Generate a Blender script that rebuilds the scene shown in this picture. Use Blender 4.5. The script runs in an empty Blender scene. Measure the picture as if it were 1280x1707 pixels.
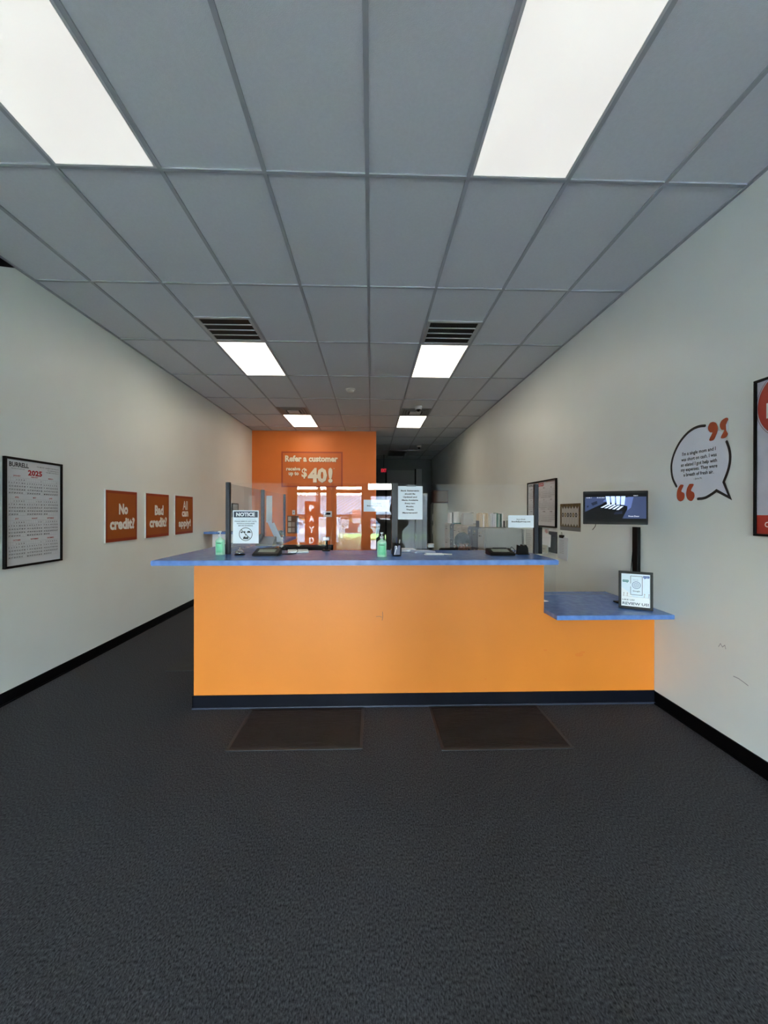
import bpy, bmesh, math, random
from mathutils import Vector, Matrix
random.seed(7)
PI = math.pi
C = bpy.context.scene.collection
S = bpy.context.scene

# ---------------------------------------------------------------- camera, world, light, exposure
CAM_H = 1.5636
cam = bpy.data.cameras.new('camera')
cam.sensor_fit = 'HORIZONTAL'; cam.sensor_width = 36.0
cam.lens = 680.24 / 1280 * 36.0
cam.clip_start = 0.02; cam.clip_end = 300
camo = bpy.data.objects.new('camera', cam); C.objects.link(camo)
camo.location = (0, 0, CAM_H)
camo.rotation_mode = 'XYZ'
camo.matrix_world = Matrix.Translation((0, 0, CAM_H)) @ Matrix.Rotation(-0.0318, 4, 'Z') @ Matrix.Rotation(PI/2 - 0.0006, 4, 'X') @ Matrix.Rotation(0.002, 4, 'Z')
S.camera = camo
S.view_settings.view_transform = 'Standard'; S.view_settings.look = 'None'
S.view_settings.exposure = 0.9; S.view_settings.gamma = 1.0
S.view_settings.use_curve_mapping = False

w = bpy.data.worlds.new('sky'); S.world = w; w.use_nodes = True
nt = w.node_tree; nt.nodes.clear()
sky = nt.nodes.new('ShaderNodeTexSky'); sky.sky_type = 'NISHITA'; sky.sun_disc = False
sky.sun_elevation = math.radians(58); sky.sun_rotation = math.radians(200); sky.air_density = 1.0; sky.dust_density = 2.0
hsv = nt.nodes.new('ShaderNodeHueSaturation'); hsv.inputs['Saturation'].default_value = 0.95
bg = nt.nodes.new('ShaderNodeBackground'); bg.inputs['Strength'].default_value = 11.5
wo = nt.nodes.new('ShaderNodeOutputWorld')
nt.links.new(sky.outputs[0], hsv.inputs['Color']); nt.links.new(hsv.outputs[0], bg.inputs[0]); nt.links.new(bg.outputs[0], wo.inputs[0])

sun = bpy.data.lights.new('sun', 'SUN'); sun.energy = 195.0; sun.angle = math.radians(0.6); sun.color = (1.0, 0.985, 0.97)
suno = bpy.data.objects.new('sun', sun); C.objects.link(suno)
suno.matrix_world = Matrix.Translation((0, -30, 30)) @ Vector((0.25, -0.5, 0.83)).to_track_quat('Z', 'Y').to_matrix().to_4x4()

NEAR_LENS = 0.37     # light level of the two fittings at the window end
FAR_LENS = 4.3       # and of the others

# ---------------------------------------------------------------- helpers
def lin(c):
    return tuple(((x/255)/12.92 if x/255 <= 0.04045 else ((x/255+0.055)/1.055)**2.4) for x in c) + (1,)
MATS = {}
def mat(name, rgb, rough=0.6, metal=0.0, noise=0.0, nscale=8.0, bump=0.0, bscale=200.0, rgb2=None, emis=0.0, spec=0.5, stretch=None, coat=0.0, detail=4.0):
    if name in MATS: return MATS[name]
    m = bpy.data.materials.new(name); m.use_nodes = True; MATS[name] = m
    t = m.node_tree; b = t.nodes['Principled BSDF']
    c = lin(rgb)
    b.inputs['Base Color'].default_value = c; b.inputs['Roughness'].default_value = rough
    b.inputs['Metallic'].default_value = metal; b.inputs['Specular IOR Level'].default_value = spec
    b.inputs['Coat Weight'].default_value = coat
    tc = t.nodes.new('ShaderNodeTexCoord'); src = tc.outputs['Object']
    if stretch:
        mp = t.nodes.new('ShaderNodeMapping'); mp.inputs['Scale'].default_value = stretch
        t.links.new(src, mp.inputs[0]); src = mp.outputs[0]
    if noise or rgb2:
        n = t.nodes.new('ShaderNodeTexNoise'); n.inputs['Scale'].default_value = nscale; n.inputs['Detail'].default_value = detail
        t.links.new(src, n.inputs['Vector'])
        r = t.nodes.new('ShaderNodeValToRGB')
        c2 = lin(rgb2) if rgb2 else tuple(x*(1-noise) for x in c[:3]) + (1,)
        r.color_ramp.elements[0].position = 0.3; r.color_ramp.elements[0].color = c2
        r.color_ramp.elements[1].position = 0.7; r.color_ramp.elements[1].color = c
        t.links.new(n.outputs['Fac'], r.inputs[0]); t.links.new(r.outputs[0], b.inputs['Base Color'])
        if emis: t.links.new(r.outputs[0], b.inputs['Emission Color'])
    if bump:
        n2 = t.nodes.new('ShaderNodeTexNoise'); n2.inputs['Scale'].default_value = bscale; n2.inputs['Detail'].default_value = 3
        t.links.new(src, n2.inputs['Vector'])
        bp = t.nodes.new('ShaderNodeBump'); bp.inputs['Strength'].default_value = bump; bp.inputs['Distance'].default_value = 0.002
        t.links.new(n2.outputs['Fac'], bp.inputs['Height']); t.links.new(bp.outputs[0], b.inputs['Normal'])
    if emis:
        if not (noise or rgb2): b.inputs['Emission Color'].default_value = c
        b.inputs['Emission Strength'].default_value = emis
    return m
def glass(name, tint=(1, 1, 1), ior=1.5, rough=0.0):
    if name in MATS: return MATS[name]
    m = bpy.data.materials.new(name); m.use_nodes = True; MATS[name] = m
    t = m.node_tree; t.nodes.clear()
    f = t.nodes.new('ShaderNodeFresnel'); f.inputs[0].default_value = ior
    a = t.nodes.new('ShaderNodeBsdfTransparent'); a.inputs[0].default_value = tint + (1,)
    g = t.nodes.new('ShaderNodeBsdfGlossy'); g.inputs['Roughness'].default_value = rough
    x = t.nodes.new('ShaderNodeMixShader'); o = t.nodes.new('ShaderNodeOutputMaterial')
    ge = t.nodes.new('ShaderNodeNewGeometry'); mr = t.nodes.new('ShaderNodeMapRange')   # same reflectance from both faces of the sheet
    mr.inputs['To Min'].default_value = ior; mr.inputs['To Max'].default_value = 1/ior
    t.links.new(ge.outputs['Backfacing'], mr.inputs['Value']); t.links.new(mr.outputs[0], f.inputs[0])
    t.links.new(f.outputs[0], x.inputs[0]); t.links.new(a.outputs[0], x.inputs[1]); t.links.new(g.outputs[0], x.inputs[2]); t.links.new(x.outputs[0], o.inputs[0])
    return m

def film(name, rgb, clear=0.0, glow=0.6):           # thin sheet or vinyl on a window that lets daylight through
    if name in MATS: return MATS[name]
    m = bpy.data.materials.new(name); m.use_nodes = True; MATS[name] = m
    t = m.node_tree; t.nodes.clear(); c = lin(rgb)
    d = t.nodes.new('ShaderNodeBsdfDiffuse'); d.inputs[0].default_value = c
    l = t.nodes.new('ShaderNodeBsdfTranslucent'); l.inputs[0].default_value = c
    x = t.nodes.new('ShaderNodeMixShader'); x.inputs[0].default_value = glow
    a = t.nodes.new('ShaderNodeBsdfTransparent'); y = t.nodes.new('ShaderNodeMixShader'); y.inputs[0].default_value = clear; o = t.nodes.new('ShaderNodeOutputMaterial')
    t.links.new(d.outputs[0], x.inputs[1]); t.links.new(l.outputs[0], x.inputs[2]); t.links.new(x.outputs[0], y.inputs[1]); t.links.new(a.outputs[0], y.inputs[2]); t.links.new(y.outputs[0], o.inputs[0])
    return m

def cut_sheet(x0, x1, z0, z1, lettering):            # thin sheet with the lettering cut out of it
    a = bmesh.new(); box(a, x0, x1, -.002, .0, z0, z1)
    me = bpy.data.meshes.new('a'); a.to_mesh(me); a.free(); A = bpy.data.objects.new('a', me); C.objects.link(A)
    l = lettering.copy(); e = bmesh.ops.extrude_face_region(l, geom=l.faces[:]); bmesh.ops.translate(l, vec=(0, .02, 0), verts=[v for v in e['geom'] if isinstance(v, bmesh.types.BMVert)])
    bmesh.ops.translate(l, vec=(0, -.01, 0), verts=l.verts[:]); bmesh.ops.remove_doubles(l, verts=l.verts[:], dist=1e-6); bmesh.ops.recalc_face_normals(l, faces=l.faces[:])
    mb = bpy.data.meshes.new('b'); l.to_mesh(mb); l.free(); B = bpy.data.objects.new('b', mb); C.objects.link(B)
    m = A.modifiers.new('cut', 'BOOLEAN'); m.object = B; m.operation = 'DIFFERENCE'; m.solver = 'EXACT'
    bpy.context.view_layer.update(); out = bpy.data.meshes.new_from_object(A.evaluated_get(bpy.context.evaluated_depsgraph_get()))
    bpy.data.objects.remove(A); bpy.data.objects.remove(B); r = bmesh.new(); r.from_mesh(out); return r
def bm_(): return bmesh.new()
def box(bm, x0, x1, y0, y1, z0, z1, bev=0.0, M=None):
    b2 = bmesh.new()
    vs = [b2.verts.new((x, y, z)) for x in (x0, x1) for y in (y0, y1) for z in (z0, z1)]
    for q in ((0,1,3,2),(4,6,7,5),(0,4,5,1),(2,3,7,6),(0,2,6,4),(1,5,7,3)): b2.faces.new([vs[i] for i in q])
    if bev: bmesh.ops.bevel(b2, geom=b2.edges[:], offset=bev, segments=2, affect='EDGES', profile=0.5)
    if M is not None: b2.transform(M)
    merge(bm, b2); return bm
def merge(bm, b2):
    me = bpy.data.meshes.new('tmp'); b2.to_mesh(me); b2.free(); bm.from_mesh(me); bpy.data.meshes.remove(me)
def cyl(bm, p, q, r1, r2=None, n=16, caps=True):
    r2 = r1 if r2 is None else r2
    p, q = Vector(p), Vector(q); d = q - p
    b2 = bmesh.new()
    bmesh.ops.create_cone(b2, cap_ends=caps, segments=n, radius1=r1, radius2=r2, depth=d.length)
    b2.transform(Matrix.Translation((p+q)/2) @ d.to_track_quat('Z', 'Y').to_matrix().to_4x4())
    merge(bm, b2); return bm
def ball(bm, c, r, n=16, M=None):
    b2 = bmesh.new(); bmesh.ops.create_uvsphere(b2, u_segments=n, v_segments=max(6, n//2), radius=1)
    r = (r, r, r) if isinstance(r, (int, float)) else r
    b2.transform(Matrix.Translation(c) @ (M or Matrix()) @ Matrix.Diagonal((*r, 1)))
    merge(bm, b2); return bm
def lathe(bm, prof, c=(0, 0, 0), n=24, sx=1, sy=1):
    b2 = bmesh.new(); rings = []
    for r, z in prof: rings.append([b2.verts.new((c[0]+sx*r*math.cos(2*PI*i/n), c[1]+sy*r*math.sin(2*PI*i/n), c[2]+z)) for i in range(n)])
    for a, b in zip(rings, rings[1:]):
        for i in range(n): b2.faces.new((a[i], a[(i+1) % n], b[(i+1) % n], b[i]))
    b2.faces.new(rings[0][::-1]); b2.faces.new(rings[-1]); merge(bm, b2); return bm
def poly(bm, pts, y0, y1):                       # outline in the xz plane, extruded along y
    b2 = bmesh.new()
    f = b2.faces.new([b2.verts.new((x, y0, z)) for x, z in pts])
    if abs(y1-y0) > 1e-7:
        e = bmesh.ops.extrude_face_region(b2, geom=[f]); bmesh.ops.translate(b2, vec=(0, y1-y0, 0), verts=[v for v in e['geom'] if isinstance(v, bmesh.types.BMVert)])
    bmesh.ops.recalc_face_normals(b2, faces=b2.faces[:])
    merge(bm, b2); return bm
def tube(bm, pts, r, n=8, smooth=3):
    P = [Vector(p) for p in pts]
    if smooth:
        Q = []
        for i in range(len(P)-1):
            a, b, c, d = P[max(i-1, 0)], P[i], P[i+1], P[min(i+2, len(P)-1)]
            for k in range(smooth+1):
                t = k/(smooth+1)
                Q.append(0.5*((2*b)+(c-a)*t+(2*a-5*b+4*c-d)*t*t+(3*b-a-3*c+d)*t**3))
        Q.append(P[-1]); P = Q
    b2 = bmesh.new(); rings = []; up = Vector((0, 0, 1))
    for i, p in enumerate(P):
        d = (P[min(i+1, len(P)-1)]-P[max(i-1, 0)]).normalized()
        u = d.cross(up); u = d.cross(Vector((1, 0, 0))) if u.length < 0.05 else u
        u.normalize(); v = d.cross(u)
        rings.append([b2.verts.new(p+r*(math.cos(2*PI*k/n)*u+math.sin(2*PI*k/n)*v)) for k in range(n)])
    for a, b in zip(rings, rings[1:]):
        for k in range(n): b2.faces.new((a[k], a[(k+1) % n], b[(k+1) % n], b[k]))
    b2.faces.new(rings[0]); b2.faces.new(rings[-1]); merge(bm, b2); return bm
def stroke(bm, pts, wd, y):                      # flat thick line in the xz plane with round ends
    P = [Vector((p[0], p[1])) for p in pts]; L = []; R = []
    for i, p in enumerate(P):
        a = (P[i]-P[i-1]).normalized() if i else (P[1]-P[0]).normalized()
        b = (P[i+1]-P[i]).normalized() if i < len(P)-1 else a
        t = (a+b).normalized(); k = min(1/max(0.35, t.dot(a)), 2.5); nrm = Vector((-t.y, t.x))*wd/2*k
        L.append(p+nrm); R.append(p-nrm)
    for i in range(len(P)-1):
        bm.faces.new([bm.verts.new((q.x, y, q.y)) for q in (L[i], R[i], R[i+1], L[i+1])])
    for p in (P[0], P[-1]):
        bm.faces.new([bm.verts.new((p.x+wd/2*math.cos(2*PI*k/16), y-0.0002, p.y+wd/2*math.sin(2*PI*k/16))) for k in range(16)])
    return bm
def disc(bm, cx, cz, r, y, n=32, rz=None):
    bm.faces.new([bm.verts.new((cx+r*math.cos(2*PI*k/n), y, cz+(rz or r)*math.sin(2*PI*k/n))) for k in range(n)]); return bm
def ring(bm, cx, cz, r0, r1, y, n=40):
    a = [(math.cos(2*PI*k/n), math.sin(2*PI*k/n)) for k in range(n)]
    for k in range(n):
        p, q = a[k], a[(k+1) % n]
        bm.faces.new([bm.verts.new((cx+r*c[0], y, cz+r*c[1])) for r, c in ((r0, p), (r1, p), (r1, q), (r0, q))])
    return bm
def rect(bm, x0, x1, z0, z1, y): bm.faces.new([bm.verts.new(v) for v in ((x0, y, z0), (x1, y, z0), (x1, y, z1), (x0, y, z1))]); return bm

def glyphs(s, bold=0.0, res=2, spacing=1.0, align='LEFT'):
    cu = bpy.data.curves.new('t', 'FONT'); cu.body = s; cu.size = 1; cu.offset = bold; cu.resolution_u = res; cu.fill_mode = 'FRONT'
    cu.space_character = spacing; cu.align_x = align
    o = bpy.data.objects.new('t', cu); C.objects.link(o)
    bpy.context.view_layer.update()
    me = bpy.data.meshes.new_from_object(o.evaluated_get(bpy.context.evaluated_depsgraph_get()))
    bpy.data.objects.remove(o); bpy.data.curves.remove(cu)
    return me
def put(bm, me, M):
    b2 = bmesh.new(); b2.from_mesh(me); b2.transform(M); merge(bm, b2)
def text_fit(bm, s, x0, x1, z0, z1, y, bold=0.0, res=2, rot=0, spacing=1.0):  # lettering stretched to fill a box
    me = glyphs(s, bold, res, spacing)
    if not me.vertices: return bm
    xs = [v.co.x for v in me.vertices]; ys = [v.co.y for v in me.vertices]
    sx = (x1-x0)/(max(xs)-min(xs)); sz = (z1-z0)/(max(ys)-min(ys))
    M = Matrix(((sx, 0, 0, x0-min(xs)*sx), (0, 0, 1, y), (0, sz, 0, z0-min(ys)*sz), (0, 0, 0, 1)))
    put(bm, me, M); bpy.data.meshes.remove(me); return bm
def text_line(bm, s, xc, zb, h, y, wmax=None, bold=0.0, sx=1.0, align='CENTER', res=2):  # h = height of the capitals, zb = baseline
    me = glyphs(s, bold, res)
    xs = [v.co.x for v in me.vertices]; k = h/0.69; kx = k*sx; wd = (max(xs)-min(xs))*kx
    if wmax: kx *= wmax/wd; wd = wmax
    x0 = {'CENTER': xc-wd/2, 'LEFT': xc, 'RIGHT': xc-wd}[align]
    put(bm, me, Matrix(((kx, 0, 0, x0-min(xs)*kx), (0, 0, 1, y), (0, k, 0, zb), (0, 0, 0, 1)))); bpy.data.meshes.remove(me); return bm

def obj(name, bm, m, parent=None, smooth=False, loc=None, label=None):
    me = bpy.data.meshes.new(name)
    if isinstance(bm, bpy.types.Mesh): me = bm
    else: bm.to_mesh(me); bm.free()
    o = bpy.data.objects.new(name, me); C.objects.link(o)
    if m and not me.materials: me.materials.append(m)
    if parent: o.parent = parent
    if smooth:
        for p in me.polygons: p.use_smooth = True
    if loc: o.location = loc
    if label: o['label'] = label
    return o
def tag(o, label, cat, group=None, kind=None):
    o['label'] = label; o['category'] = cat
    if group: o['group'] = group
    if kind: o['kind'] = kind
    return o
def thing(name, label, cat, loc=(0, 0, 0), rz=0, group=None):
    o = bpy.data.objects.new(name, None); C.objects.link(o); o.location = loc; o.rotation_euler = (0, 0, rz); o.empty_display_size = 0.05
    return tag(o, label, cat, group)
def struct(name, bm, m, parent=None):
    o = obj(name, bm, m, parent); o['kind'] = 'structure'; return o
def dup(r, loc=None, rz=None, label=None, group=None):
    c = r.copy(); C.objects.link(c)
    if loc is not None: c.location = loc
    if rz is not None: c.rotation_euler = (0, 0, rz)
    if label: c['label'] = label
    if group: c['group'] = group
    for ch in [x for x in C.objects if x.parent == r]:
        d = ch.copy(); C.objects.link(d); d.parent = c
        for g in [x for x in C.objects if x.parent == ch]:
            e = g.copy(); C.objects.link(e); e.parent = d
    return c
LEFTWALL, RIGHTWALL, FRONTWALL = PI/2, -PI/2, PI       # turn of a picture that hangs on each wall (it faces local -y)

# ---------------------------------------------------------------- dimensions
XL, XR, YF, YO, YB, ZC, XO = -2.957, 2.329, -7.5, 10.235, 15.6, 3.585, 0.126
TOP = 1.2                                               # transaction counter height

# materials
M_wall = mat('wall_paint', (238, 244, 240), 0.42, noise=0.04, nscale=1.5, bump=0.25, bscale=90)
M_orangewall = mat('orange_wall_paint', (222, 112, 14), 0.5, noise=0.06, nscale=2, bump=0.2, bscale=90)
M_orangefront = mat('orange_counter_paint', (218, 127, 38), 0.42, noise=0.09, nscale=1.3, bump=0.25, bscale=60)
M_dark_wall = mat('corridor_dim_grey', (96, 98, 98), 0.8, noise=0.05)  # wall colour darkened to stand in for the dimness of the unlit corridor
M_tile = mat('ceiling_tile', (216, 220, 226), 0.9, noise=0.05, nscale=60, bump=0.5, bscale=260)
M_grid = mat('ceiling_grid_metal', (164, 168, 176), 0.55)
M_carpet = mat('carpet', (84, 84, 87), 0.95, noise=0.85, nscale=170, bump=1.0, bscale=300, spec=0.15, stretch=(1, 0.5, 1), detail=6)
M_baseboard = mat('black_vinyl', (5, 5, 7), 0.5, spec=.12)
M_navybase = mat('navy_vinyl', (7, 10, 20), 0.45, spec=.15)
M_navyshine = mat('vinyl_toe', (44, 50, 66), 0.4)
M_lam = mat('blue_laminate', (96, 135, 200), 0.24, rgb2=(80, 116, 182), nscale=18, noise=0.3, detail=2)
M_white = mat('white_plastic', (232, 232, 228), 0.4)
M_black = mat('black_plastic', (6, 6, 8), 0.45, spec=.14)
M_blackm = mat('black_metal', (7, 8, 10), 0.5, spec=.14)
M_post = mat('charcoal_post', (22, 28, 38), 0.4, spec=.3)
M_paper = mat('paper', (236, 240, 244), 0.7)
M_ink = mat('black_ink', (18, 18, 20), 0.6)
M_greyink = mat('grey_ink', (90, 96, 104), 0.6)
M_lineink = mat('pale_ink', (150, 152, 158), 0.6)
M_red = mat('red_ink', (178, 24, 36), 0.6)
M_chrome = mat('chrome', (200, 200, 200), 0.12, metal=1.0)
M_alum = mat('bronze_aluminium', (40, 43, 48), 0.4, metal=0.2)
M_acry = glass('clear_acrylic', (0.975, 0.98, 0.985), 1.34)
M_pane = glass('window_glass', (0.93, 0.96, 0.95), 1.3)

# ---------------------------------------------------------------- the room
b = bm_(); box(b, XL-0.1, XR+0.1, YF-0.1, YB+0.1, -0.1, 0); struct('floor', b, M_carpet)
b = bm_(); box(b, XL-0.1, XR+0.1, YF-0.1, YB+0.1, ZC+0.004, ZC+0.1); struct('ceiling', b, M_tile)
GX0, GY0, GW, GL = -0.027, 2.452, 0.6096, 1.2192
b = bm_()
for k in range(-5, 5):
    x = GX0+k*GW
    if XL+0.05 < x < XR-0.03: box(b, x-0.012, x+0.012, YF, YB if x > XO-0.2 else YO, ZC-0.006, ZC+0.004)
for k in range(-8, 11):
    y = GY0+k*GL
    if y < YO: box(b, XL, XR, y-0.012, y+0.012, ZC-0.005, ZC+0.004)
    else: box(b, XO, XR, y-0.012, y+0.012, ZC-0.005, ZC+0.004)
for x0, x1 in ((XL, XL+0.02), (XR-0.02, XR)): box(b, x0, x1, YF, YB if x0 > 0 else YO, ZC-0.007, ZC+0.004)
box(b, XL, XO, YO-0.02, YO, ZC-0.007, ZC+0.004)
struct('trim_1', b, M_grid)
b = bm_(); box(b, XL-0.1, XL, YF-0.1, YO+0.1, 0, ZC+0.1); struct('wall_left', b, M_wall)
b = bm_(); box(b, XR, XR+0.1, YF-0.1, YB+0.1, 0, ZC+0.1); struct('wall_right', b, M_wall)
b = bm_(); box(b, XL, XO, YO, YO+0.1, 0, ZC+0.05); struct('wall_back', b, M_orangewall)
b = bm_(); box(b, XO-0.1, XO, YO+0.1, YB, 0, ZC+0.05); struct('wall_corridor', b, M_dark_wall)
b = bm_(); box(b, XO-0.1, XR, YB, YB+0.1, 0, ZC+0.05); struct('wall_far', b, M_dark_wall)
b = bm_()
rx = [XL, -2.663, -1.559, -1.265, -0.304, -0.10, 0.86, XR]       # pier edges of the window wall
for a, c in ((rx[0], rx[1]), (rx[2], rx[3]), (rx[4], rx[5]), (2.06, rx[7])): box(b, a, c, YF-0.12, YF, 0, 2.62)
box(b, 0.86, 1.03, YF-0.12, YF, 0, 2.62); box(b, 1.03, 2.06, YF-0.12, YF, 2.25, 2.62); box(b, rx[1], rx[2], YF-0.12, YF, 2.47, 2.62); box(b, rx[3], rx[4], YF-0.12, YF, 2.47, 2.62)
box(b, XL, XR, YF-0.12, YF, 2.62, ZC+0.05)
box(b, XL, 2.06, YF-0.115, YF-0.005, 2.25, 2.33)
struct('wall_front', b, M_alum)
# black wedge laid on the left wall just below the ceiling
b = bm_(); bb = bmesh.new()
v = [bb.verts.new(p) for p in ((XL+0.002, 3.47, ZC-0.012), (XL+0.002, 3.2, ZC-0.012), (XL+0.002, 3.2, 3.44), (XL+0.012, 3.47, ZC-0.012), (XL+0.012, 3.2, ZC-0.012), (XL+0.012, 3.2, 3.44))]
for q in ((0, 1, 2), (3, 5, 4), (0, 2, 5, 3), (1, 4, 5, 2), (0, 3, 4, 1)): bb.faces.new([v[i] for i in q])
merge(b, bb); struct('trim_2', b, M_black)
# baseboards
b = bm_(); box(b, XL, XL+0.008, YF, YO, 0, 0.1); box(b, XL, XL+0.018, YF, YO, 0, 0.012); struct('baseboard_left', b, M_baseboard)
b = bm_(); box(b, XR-0.008, XR, YF, 3.278, 0, 0.1); box(b, XR-0.018, XR, YF, 3.278, 0, 0.012); struct('baseboard_right', b, M_baseboard)
b = bm_(); box(b, XR-0.008, XR, 3.38, YB, 0, 0.1); struct('baseboard_far_right', b, M_baseboard)
b = bm_(); box(b, XL, XO, YO-0.008, YO, 0, 0.1); struct('baseboard_back', b, M_baseboard)

# storefront windows and door (behind the camera, seen mirrored in the counter screens)
def window(n, x0, x1, z0, mull=None, lights=((0, 2.25), (2.33, 2.62))):
    root = bpy.data.objects.new('window_%d' % n, None); C.objects.link(root); root['kind'] = 'structure'; root.location = ((x0+x1)/2, YF-0.06, z0)
    inv = Matrix.Translation((-(x0+x1)/2, -(YF-0.06), -z0))
    f = bm_(); t = 0.035
    lights = [(max(q0, z0), q1) for q0, q1 in lights]
    for zz0, zz1 in lights:
        box(f, x0, x0+t, YF-0.1, YF-0.02, zz0, zz1); box(f, x1-t, x1, YF-0.1, YF-0.02, zz0, zz1)
        box(f, x0+t, x1-t, YF-0.1, YF-0.02, zz0, zz0+t*0.6); box(f, x0+t, x1-t, YF-0.1, YF-0.02, zz1-t*0.6, zz1)
        if mull: box(f, mull-0.02, mull+0.02, YF-0.1, YF-0.02, zz0, zz1)
    f.transform(inv); obj('window_frame', f, M_alum, root)
    g = bm_()
    for zz0, zz1 in lights: box(g, x0+0.01, x1-0.01, YF-0.065, YF-0.055, zz0+0.01, zz1-0.01)
    g.transform(inv); obj('pane', g, M_pane, root)
    return root
for wn, (x0, x1, z0, mu) in enumerate(((rx[1], rx[2], 0.12, -1.93), (rx[3], rx[4], 0.12, None), (1.03, 2.06, 0.12, None)), 1):
    if z0 > 0:
        b = bm_(); box(b, x0, x1, YF-0.12, YF, 0, z0); struct('trim_%d' % (wn+2), b, M_alum)
    window(wn, x0, x1, z0, mu, ((0, 2.25), (2.33, 2.47)) if wn < 3 else ((0, 2.25),))
root = bpy.data.objects.new('door_1', None); C.objects.link(root); root['kind'] = 'structure'; root.location = (0.38, YF-0.06, 0)
inv = Matrix.Translation((-0.38, -(YF-0.06), 0))
f = bm_()
for x0, x1, z0, z1 in ((-0.10, -0.01, 0.005, 2.25), (0.77, 0.86, 0.005, 2.25), (-0.01, 0.77, 2.12, 2.25), (-0.01, 0.77, 0.005, 0.14), (-0.10, 0.86, 2.33, 2.35), (-0.10, 0.86, 2.6, 2.62)): box(f, x0, x1, YF-0.09, YF-0.03, z0, z1)
f.transform(inv); obj('door_leaf', f, M_alum, root)
f = bm_(); box(f, -0.012, 0.772, YF-0.065, YF-0.055, 0.13, 2.13); box(f, -0.10, 0.86, YF-0.065, YF-0.055, 2.35, 2.6); f.transform(inv); obj('pane', f, M_pane, root)
f = bm_(); box(f, 0.03, 0.75, YF-0.02, YF+0.01, 1.0, 1.04, 0.008); box(f, 0.03, 0.06, YF-0.04, YF+0.0, 1.0, 1.04); box(f, 0.72, 0.75, YF-0.04, YF+0.0, 1.0, 1.04); f.transform(inv); obj('push_bar', f, M_chrome, root)

# daylight portals in the openings
for x0, x1, z0, z1 in ((rx[1], rx[2], 0.12, 2.25), (rx[3], rx[4], 0.12, 2.25), (1.03, 2.06, 0.12, 2.25), (-0.01, 0.77, 0.14, 2.12), (rx[1], 0.86, 2.33, 2.62)):
    l = bpy.data.lights.new('portal', 'AREA'); l.shape = 'RECTANGLE'; l.size = x1-x0; l.size_y = z1-z0; l.cycles.is_portal = True
    lo = bpy.data.objects.new('portal', l); C.objects.link(lo); lo.location = ((x0+x1)/2, YF-0.13, (z0+z1)/2); lo.rotation_euler = (PI/2, 0, 0)

# ---------------------------------------------------------------- the counter
root = thing('reception_counter', 'long orange reception counter with marbled blue tops, high part and low right end', 'counter', (0, 3.278, 0))
T = Matrix.Translation((0, -3.278, 0))
def cpart(name, b, m, **k): b.transform(T); return obj(name, b, m, root, **k)
b = bm_()
poly(b, [(-1.40, 0.0), (XR-0.002, 0.0), (XR-0.002, 0.741), (1.408, 0.741), (1.408, 1.161), (-1.40, 1.161)], 3.278, 3.40)
cpart('front_panel', b, M_orangefront)
b = bm_(); box(b, -1.40, -1.28, 3.402, 6.0, 0, 1.161); cpart('side_panel', b, M_orangefront)
b = bm_(); box(b, -1.4055, XR-0.004, 3.268, 3.2775, 0, 0.105); box(b, -1.4085, -1.4005, 3.268, 6.0, 0, 0.105); cpart('toe_kick', b, M_navybase)
b = bm_(); box(b, -1.41, XR-0.004, 3.256, 3.268, 0, 0.014, 0.003); cpart('toe_strip', b, M_navyshine)
b = bm_()
bb = bmesh.new()
outline = [(-1.62, 3.05), (1.425, 3.05), (1.425, 3.86), (-1.06, 3.86), (-1.1, 6.05), (-1.62, 6.05)]
fa = bb.faces.new([bb.verts.new((x, y, 1.162)) for x, y in outline])
ex = bmesh.ops.extrude_face_region(bb, geom=[fa]); bmesh.ops.translate(bb, vec=(0, 0, 0.038), verts=[q for q in ex['geom'] if isinstance(q, bmesh.types.BMVert)])
bmesh.ops.recalc_face_normals(bb, faces=bb.faces[:])
bmesh.ops.bevel(bb, geom=bb.edges[:], offset=0.005, segments=2, affect='EDGES'); merge(b, bb)
cpart('upper_countertop', b, M_lam)
b = bm_(); box(b, 1.41, XR-0.003, 3.05, 3.98, 0.742, 0.778, 0.005); cpart('lower_countertop', b, M_lam)
b = bm_(); box(b, 1.41, XR-0.003, 3.84, 3.845, 0.7785, 0.7795); cpart('countertop_line', b, mat('grey_line', (120, 128, 142), 0.4))  # thin grey line across the lower top
# back desk under the lower top
b = bm_(); box(b, 1.42, XR-0.005, 3.86, 3.9, 0.0, 0.741); cpart('back_panel', b, M_wall)
# pencil scribble on the front
b = bm_(); stroke(b, [(0.094, 0.759), (0.096, 0.72), (0.091, 0.691)], 0.004, -0.0008); stroke(b, [(0.043, 0.721), (0.07, 0.724), (0.088, 0.716)], 0.003, -0.0008)
o = obj('scribble', b, mat('pencil', (120, 90, 70), 0.7), root)
for cx, cz, r in ((1.70, 0.40, 0.035), (1.73, 0.42, 0.02), (1.42, 0.44, 0.016), (0.93, 0.21, 0.012), (-0.9, 0.2, 0.01)):
    b = bm_(); disc(b, cx, cz, r, -0.0006, 12, r*0.45); obj('scuff', b, mat('scuff_orange', (216, 118, 34), 0.5), root)
# short return with its own top at the left wall
root2 = thing('side_ledge', 'small blue-topped half wall against the left wall behind the counter', 'counter', (-2.6, 7.5, 0))
b = bm_(); box(b, -0.22, 0.18, -0.14, 0.0, 0.0, 1.162); obj('support_panel', b, M_paper, root2)
b = bm_(); box(b, -0.354, 0.22, -0.2, 0.22, 1.162, 1.2, 0.005); obj('countertop', b, M_lam, root2)

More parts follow.
